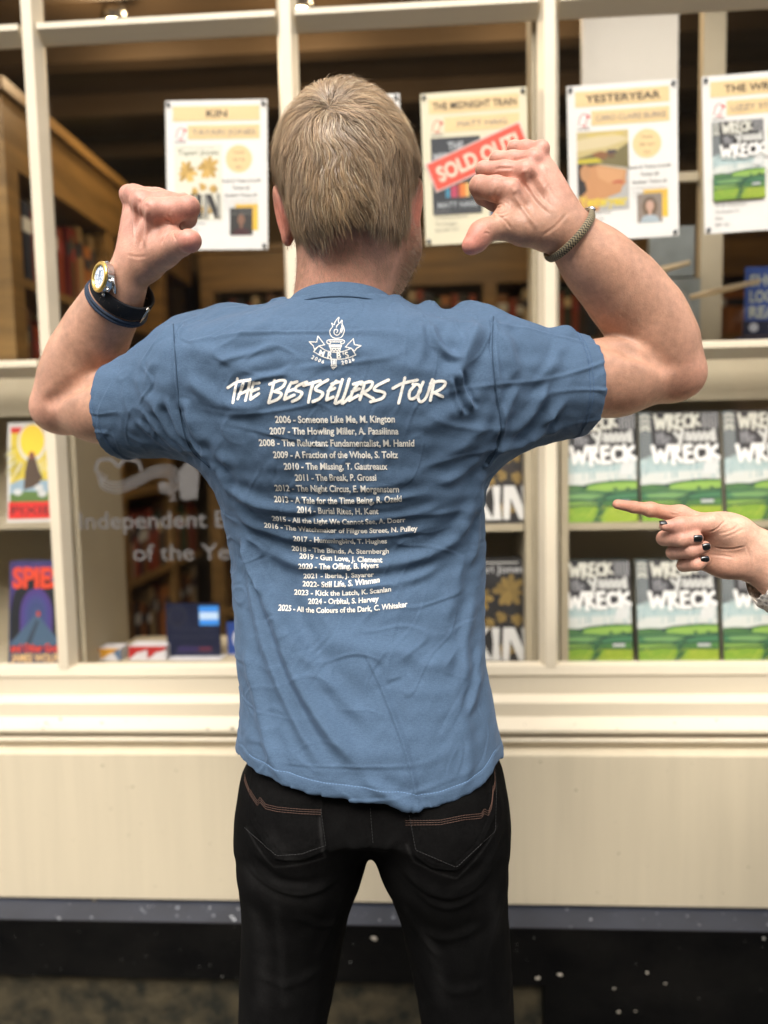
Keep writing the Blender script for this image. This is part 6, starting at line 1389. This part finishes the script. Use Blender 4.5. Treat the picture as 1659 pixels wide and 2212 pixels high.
V = creases(V, Q, cW, [([(1010, 505), (1090, 470), (1150, 420), (1200, 390)], 1.0, -.8), ([(1110, 665), (1250, 672), (1400, 640)], 1.1, -.8), ([(1060, 740), (1180, 740), (1300, 760)], 1.1, -.6), ([(1380, 600), (1430, 720), (1440, 860)], 1.1, -.5), ([(478, 255), (484, 300), (478, 345)], .8, -.5), ([(500, 255), (506, 300), (500, 345)], .7, -.35), ([(300, 235), (304, 270), (298, 310)], .7, -.4), ([(690, 330), (760, 350), (820, 330)], .9, -.6), ([(700, 300), (780, 320), (830, 345)], .8, -.5), ([(815, 545), (820, 580), (812, 620)], .8, -.5), ([(905, 660), (912, 690), (906, 730)], .8, -.45), ([(900, 790), (910, 820), (900, 860)], .8, -.45), ([(760, 420), (770, 455), (765, 490)], .8, -.5), ([(790, 425), (800, 455), (792, 490)], .7, -.4), ([(1120, 520), (1250, 480), (1330, 430)], 1.2, -.5), ([(1160, 560), (1300, 500), (1400, 460)], 1.2, -.4)])
C = np.tile(np.array([.60, .352, .248]), (len(V), 1))
for (x, y, d), r, col in (((230, 250, -.715), .03, (.52, .21, .135)), ((560, 290, -.71), .03, (.52, .24, .15)), ((720, 460, -.73), .014, (.50, .22, .165)), ((950, 560, -.735), .02, (.52, .225, .16)), ((980, 780, -.73), .02, (.52, .235, .165)), ((1250, 840, -.71), .03, (.52, .26, .17)), ((640, 600, -.71), .02, (.52, .26, .185))): C = blend(C, V, PW(x, y, d), r, col, .75)
C *= (1+.04*snoise(V, 60, 14))[:, None]; hv, hq, hc = V, Q, C
# forearm out of view, body and legs in outline only
F = Field((.36, -.98, .75), (1.20, -.42, 1.75), .007)
EL = np.array([.70, -.735, 1.02]); q0 = PW(2000, 1050, -.714)
F.chain([q0, EL], [.031, .042], .01); F.chain([EL, (.80, -.74, 1.34)], [.044, .055], .01)
F.cap((.95, -.72, 1.42), (.95, -.72, 1.52), .05, .05, .02); F.ell((.95, -.73, 1.63), (.075, .095, .115), .02); F.ell((.86, -.73, 1.60), (.02, .015, .02), .01)
F.ell((.95, -.72, 1.20), (.13, .19, .25), .05); F.cap((1.0, -.55, 1.36), (1.02, -.52, .85), .05, .035, .03)
V, Q = F.mesh(); V = relax(V, Q, 2); n = len(hv); me = np_mesh('body', np.concatenate([hv, V]), np.concatenate([hq, Q+n])); set_col(me, np.concatenate([hc, np.tile(np.array([.60, .36, .26]), (len(V), 1))])); link('body', me, SKIN, WOM, True)
NAIL = mat('black_nail_varnish', (.004, .005, .006), .08, .6, coat=.6)
def nail(c, u, n, lu, lw):
    u = np.asarray(u, float); u /= np.linalg.norm(u); n = np.asarray(n, float); n -= u*(n @ u); n /= np.linalg.norm(n); w = np.cross(n, u); v = []; q = []
    for i in range(9):
        for j in range(7):
            a, b_ = -1+2*i/8, -1+2*j/6; e = 1-.18*abs(a)**3*(1 if a > 0 else .6); sq = math.sqrt(max(0, 1-.10*a*a)); v.append(c+u*lu*a*(1-.06*b_*b_)+w*lw*b_*e*sq+n*(.0009-.0014*b_*b_-.0006*a*a))
    for i in range(8):
        for j in range(6): q.append((i*7+j, (i+1)*7+j, (i+1)*7+j+1, i*7+j+1))
    n0 = len(v); v += [p-n*.0007 for p in v]; q += [tuple(n0+i for i in f[::-1]) for f in q]; o = [j for j in range(7)]+[i*7+6 for i in range(1, 9)]+[8*7+j for j in range(5, -1, -1)]+[i*7 for i in range(7, 0, -1)]
    q += [(o[i], o[(i+1) % len(o)], n0+o[(i+1) % len(o)], n0+o[i]) for i in range(len(o))]
    link('fingernail', np_mesh('fingernail', np.array(v), np.array(q)), NAIL, WOM, True)
nail(PW(972, 578, -.7424), (1, .0, .03), (.12, -1, .05), .0049, .0041); nail(PW(1054, 660, -.7400), (1, 0, .18), (.12, -1, .05), .0045, .0040); nail(PW(1040, 784, -.7366), (1, 0, .14), (.12, -1, .02), .0047, .0036)
nail(PW(642, 412, -.7305), (-1, 0, .03), (-.05, -.42, .9), .0062, .0040)
KNIT = mat('cream_wool_knit', (.70, .62, .52), .9, .15, ((300, 300, 300), .2), ((260, 260, 260), .8, .004), sheen=.3)
F = Field((.36, -.99, .72), (1.22, -.40, 1.48), .006)
u_ = EL-q0; u_ /= np.linalg.norm(u_); c0 = PW(1850, 1050, -.712)
F.chain([PW(1800, 1000, -.712), EL], [.040, .058], .01); F.chain([EL, (.80, -.74, 1.36)], [.060, .075], .02); F.cap((.82, -.73, 1.36), (1.05, -.72, 1.37), .07, .07, .05); F.ell((.95, -.72, 1.12), (.155, .21, .32), .06); F.cap((1.0, -.53, 1.36), (1.02, -.50, .90), .065, .05, .04)
F.cap(PW(1700, 930, -.712), PW(1900, 1075, -.712), .034, .034, .004, 'sub', flat=((0, 1, 0), 1.15))
V, Q = F.mesh(); V = relax(V, Q, 2); link('jumper', np_mesh('jumper', V, Q), KNIT, WOM, True)
F = Field((.74, -.98, .03), (1.16, -.44, .98), .008); F.ell((.95, -.72, .88), (.15, .18, .15), .03); F.chain([(.95, -.82, .86), (.95, -.83, .48), (.95, -.83, .06)], [.09, .065, .05], .03); F.chain([(.95, -.62, .86), (.95, -.61, .48), (.95, -.61, .06)], [.09, .065, .05], .03)
V, Q = F.mesh(); V = relax(V, Q, 2); link('trousers', np_mesh('trousers', V, Q), mat('navy_cloth', (.02, .025, .04), .85, .2), WOM, True)
b = MB(); b.ball((.96, -.73, 1.655), (.088, .105, .115), 18, 12); b.ball((1.01, -.73, 1.56), (.06, .09, .12), 14, 8); b.build('hair', mat('brown_hair', (.08, .045, .02), .5), WOM, True)
for y in (-.83, -.61): b = MB(); b.ball((.92, y, .045), (.13, .045, .045), 14, 8); b.build('shoe', BOOT, WOM, True)
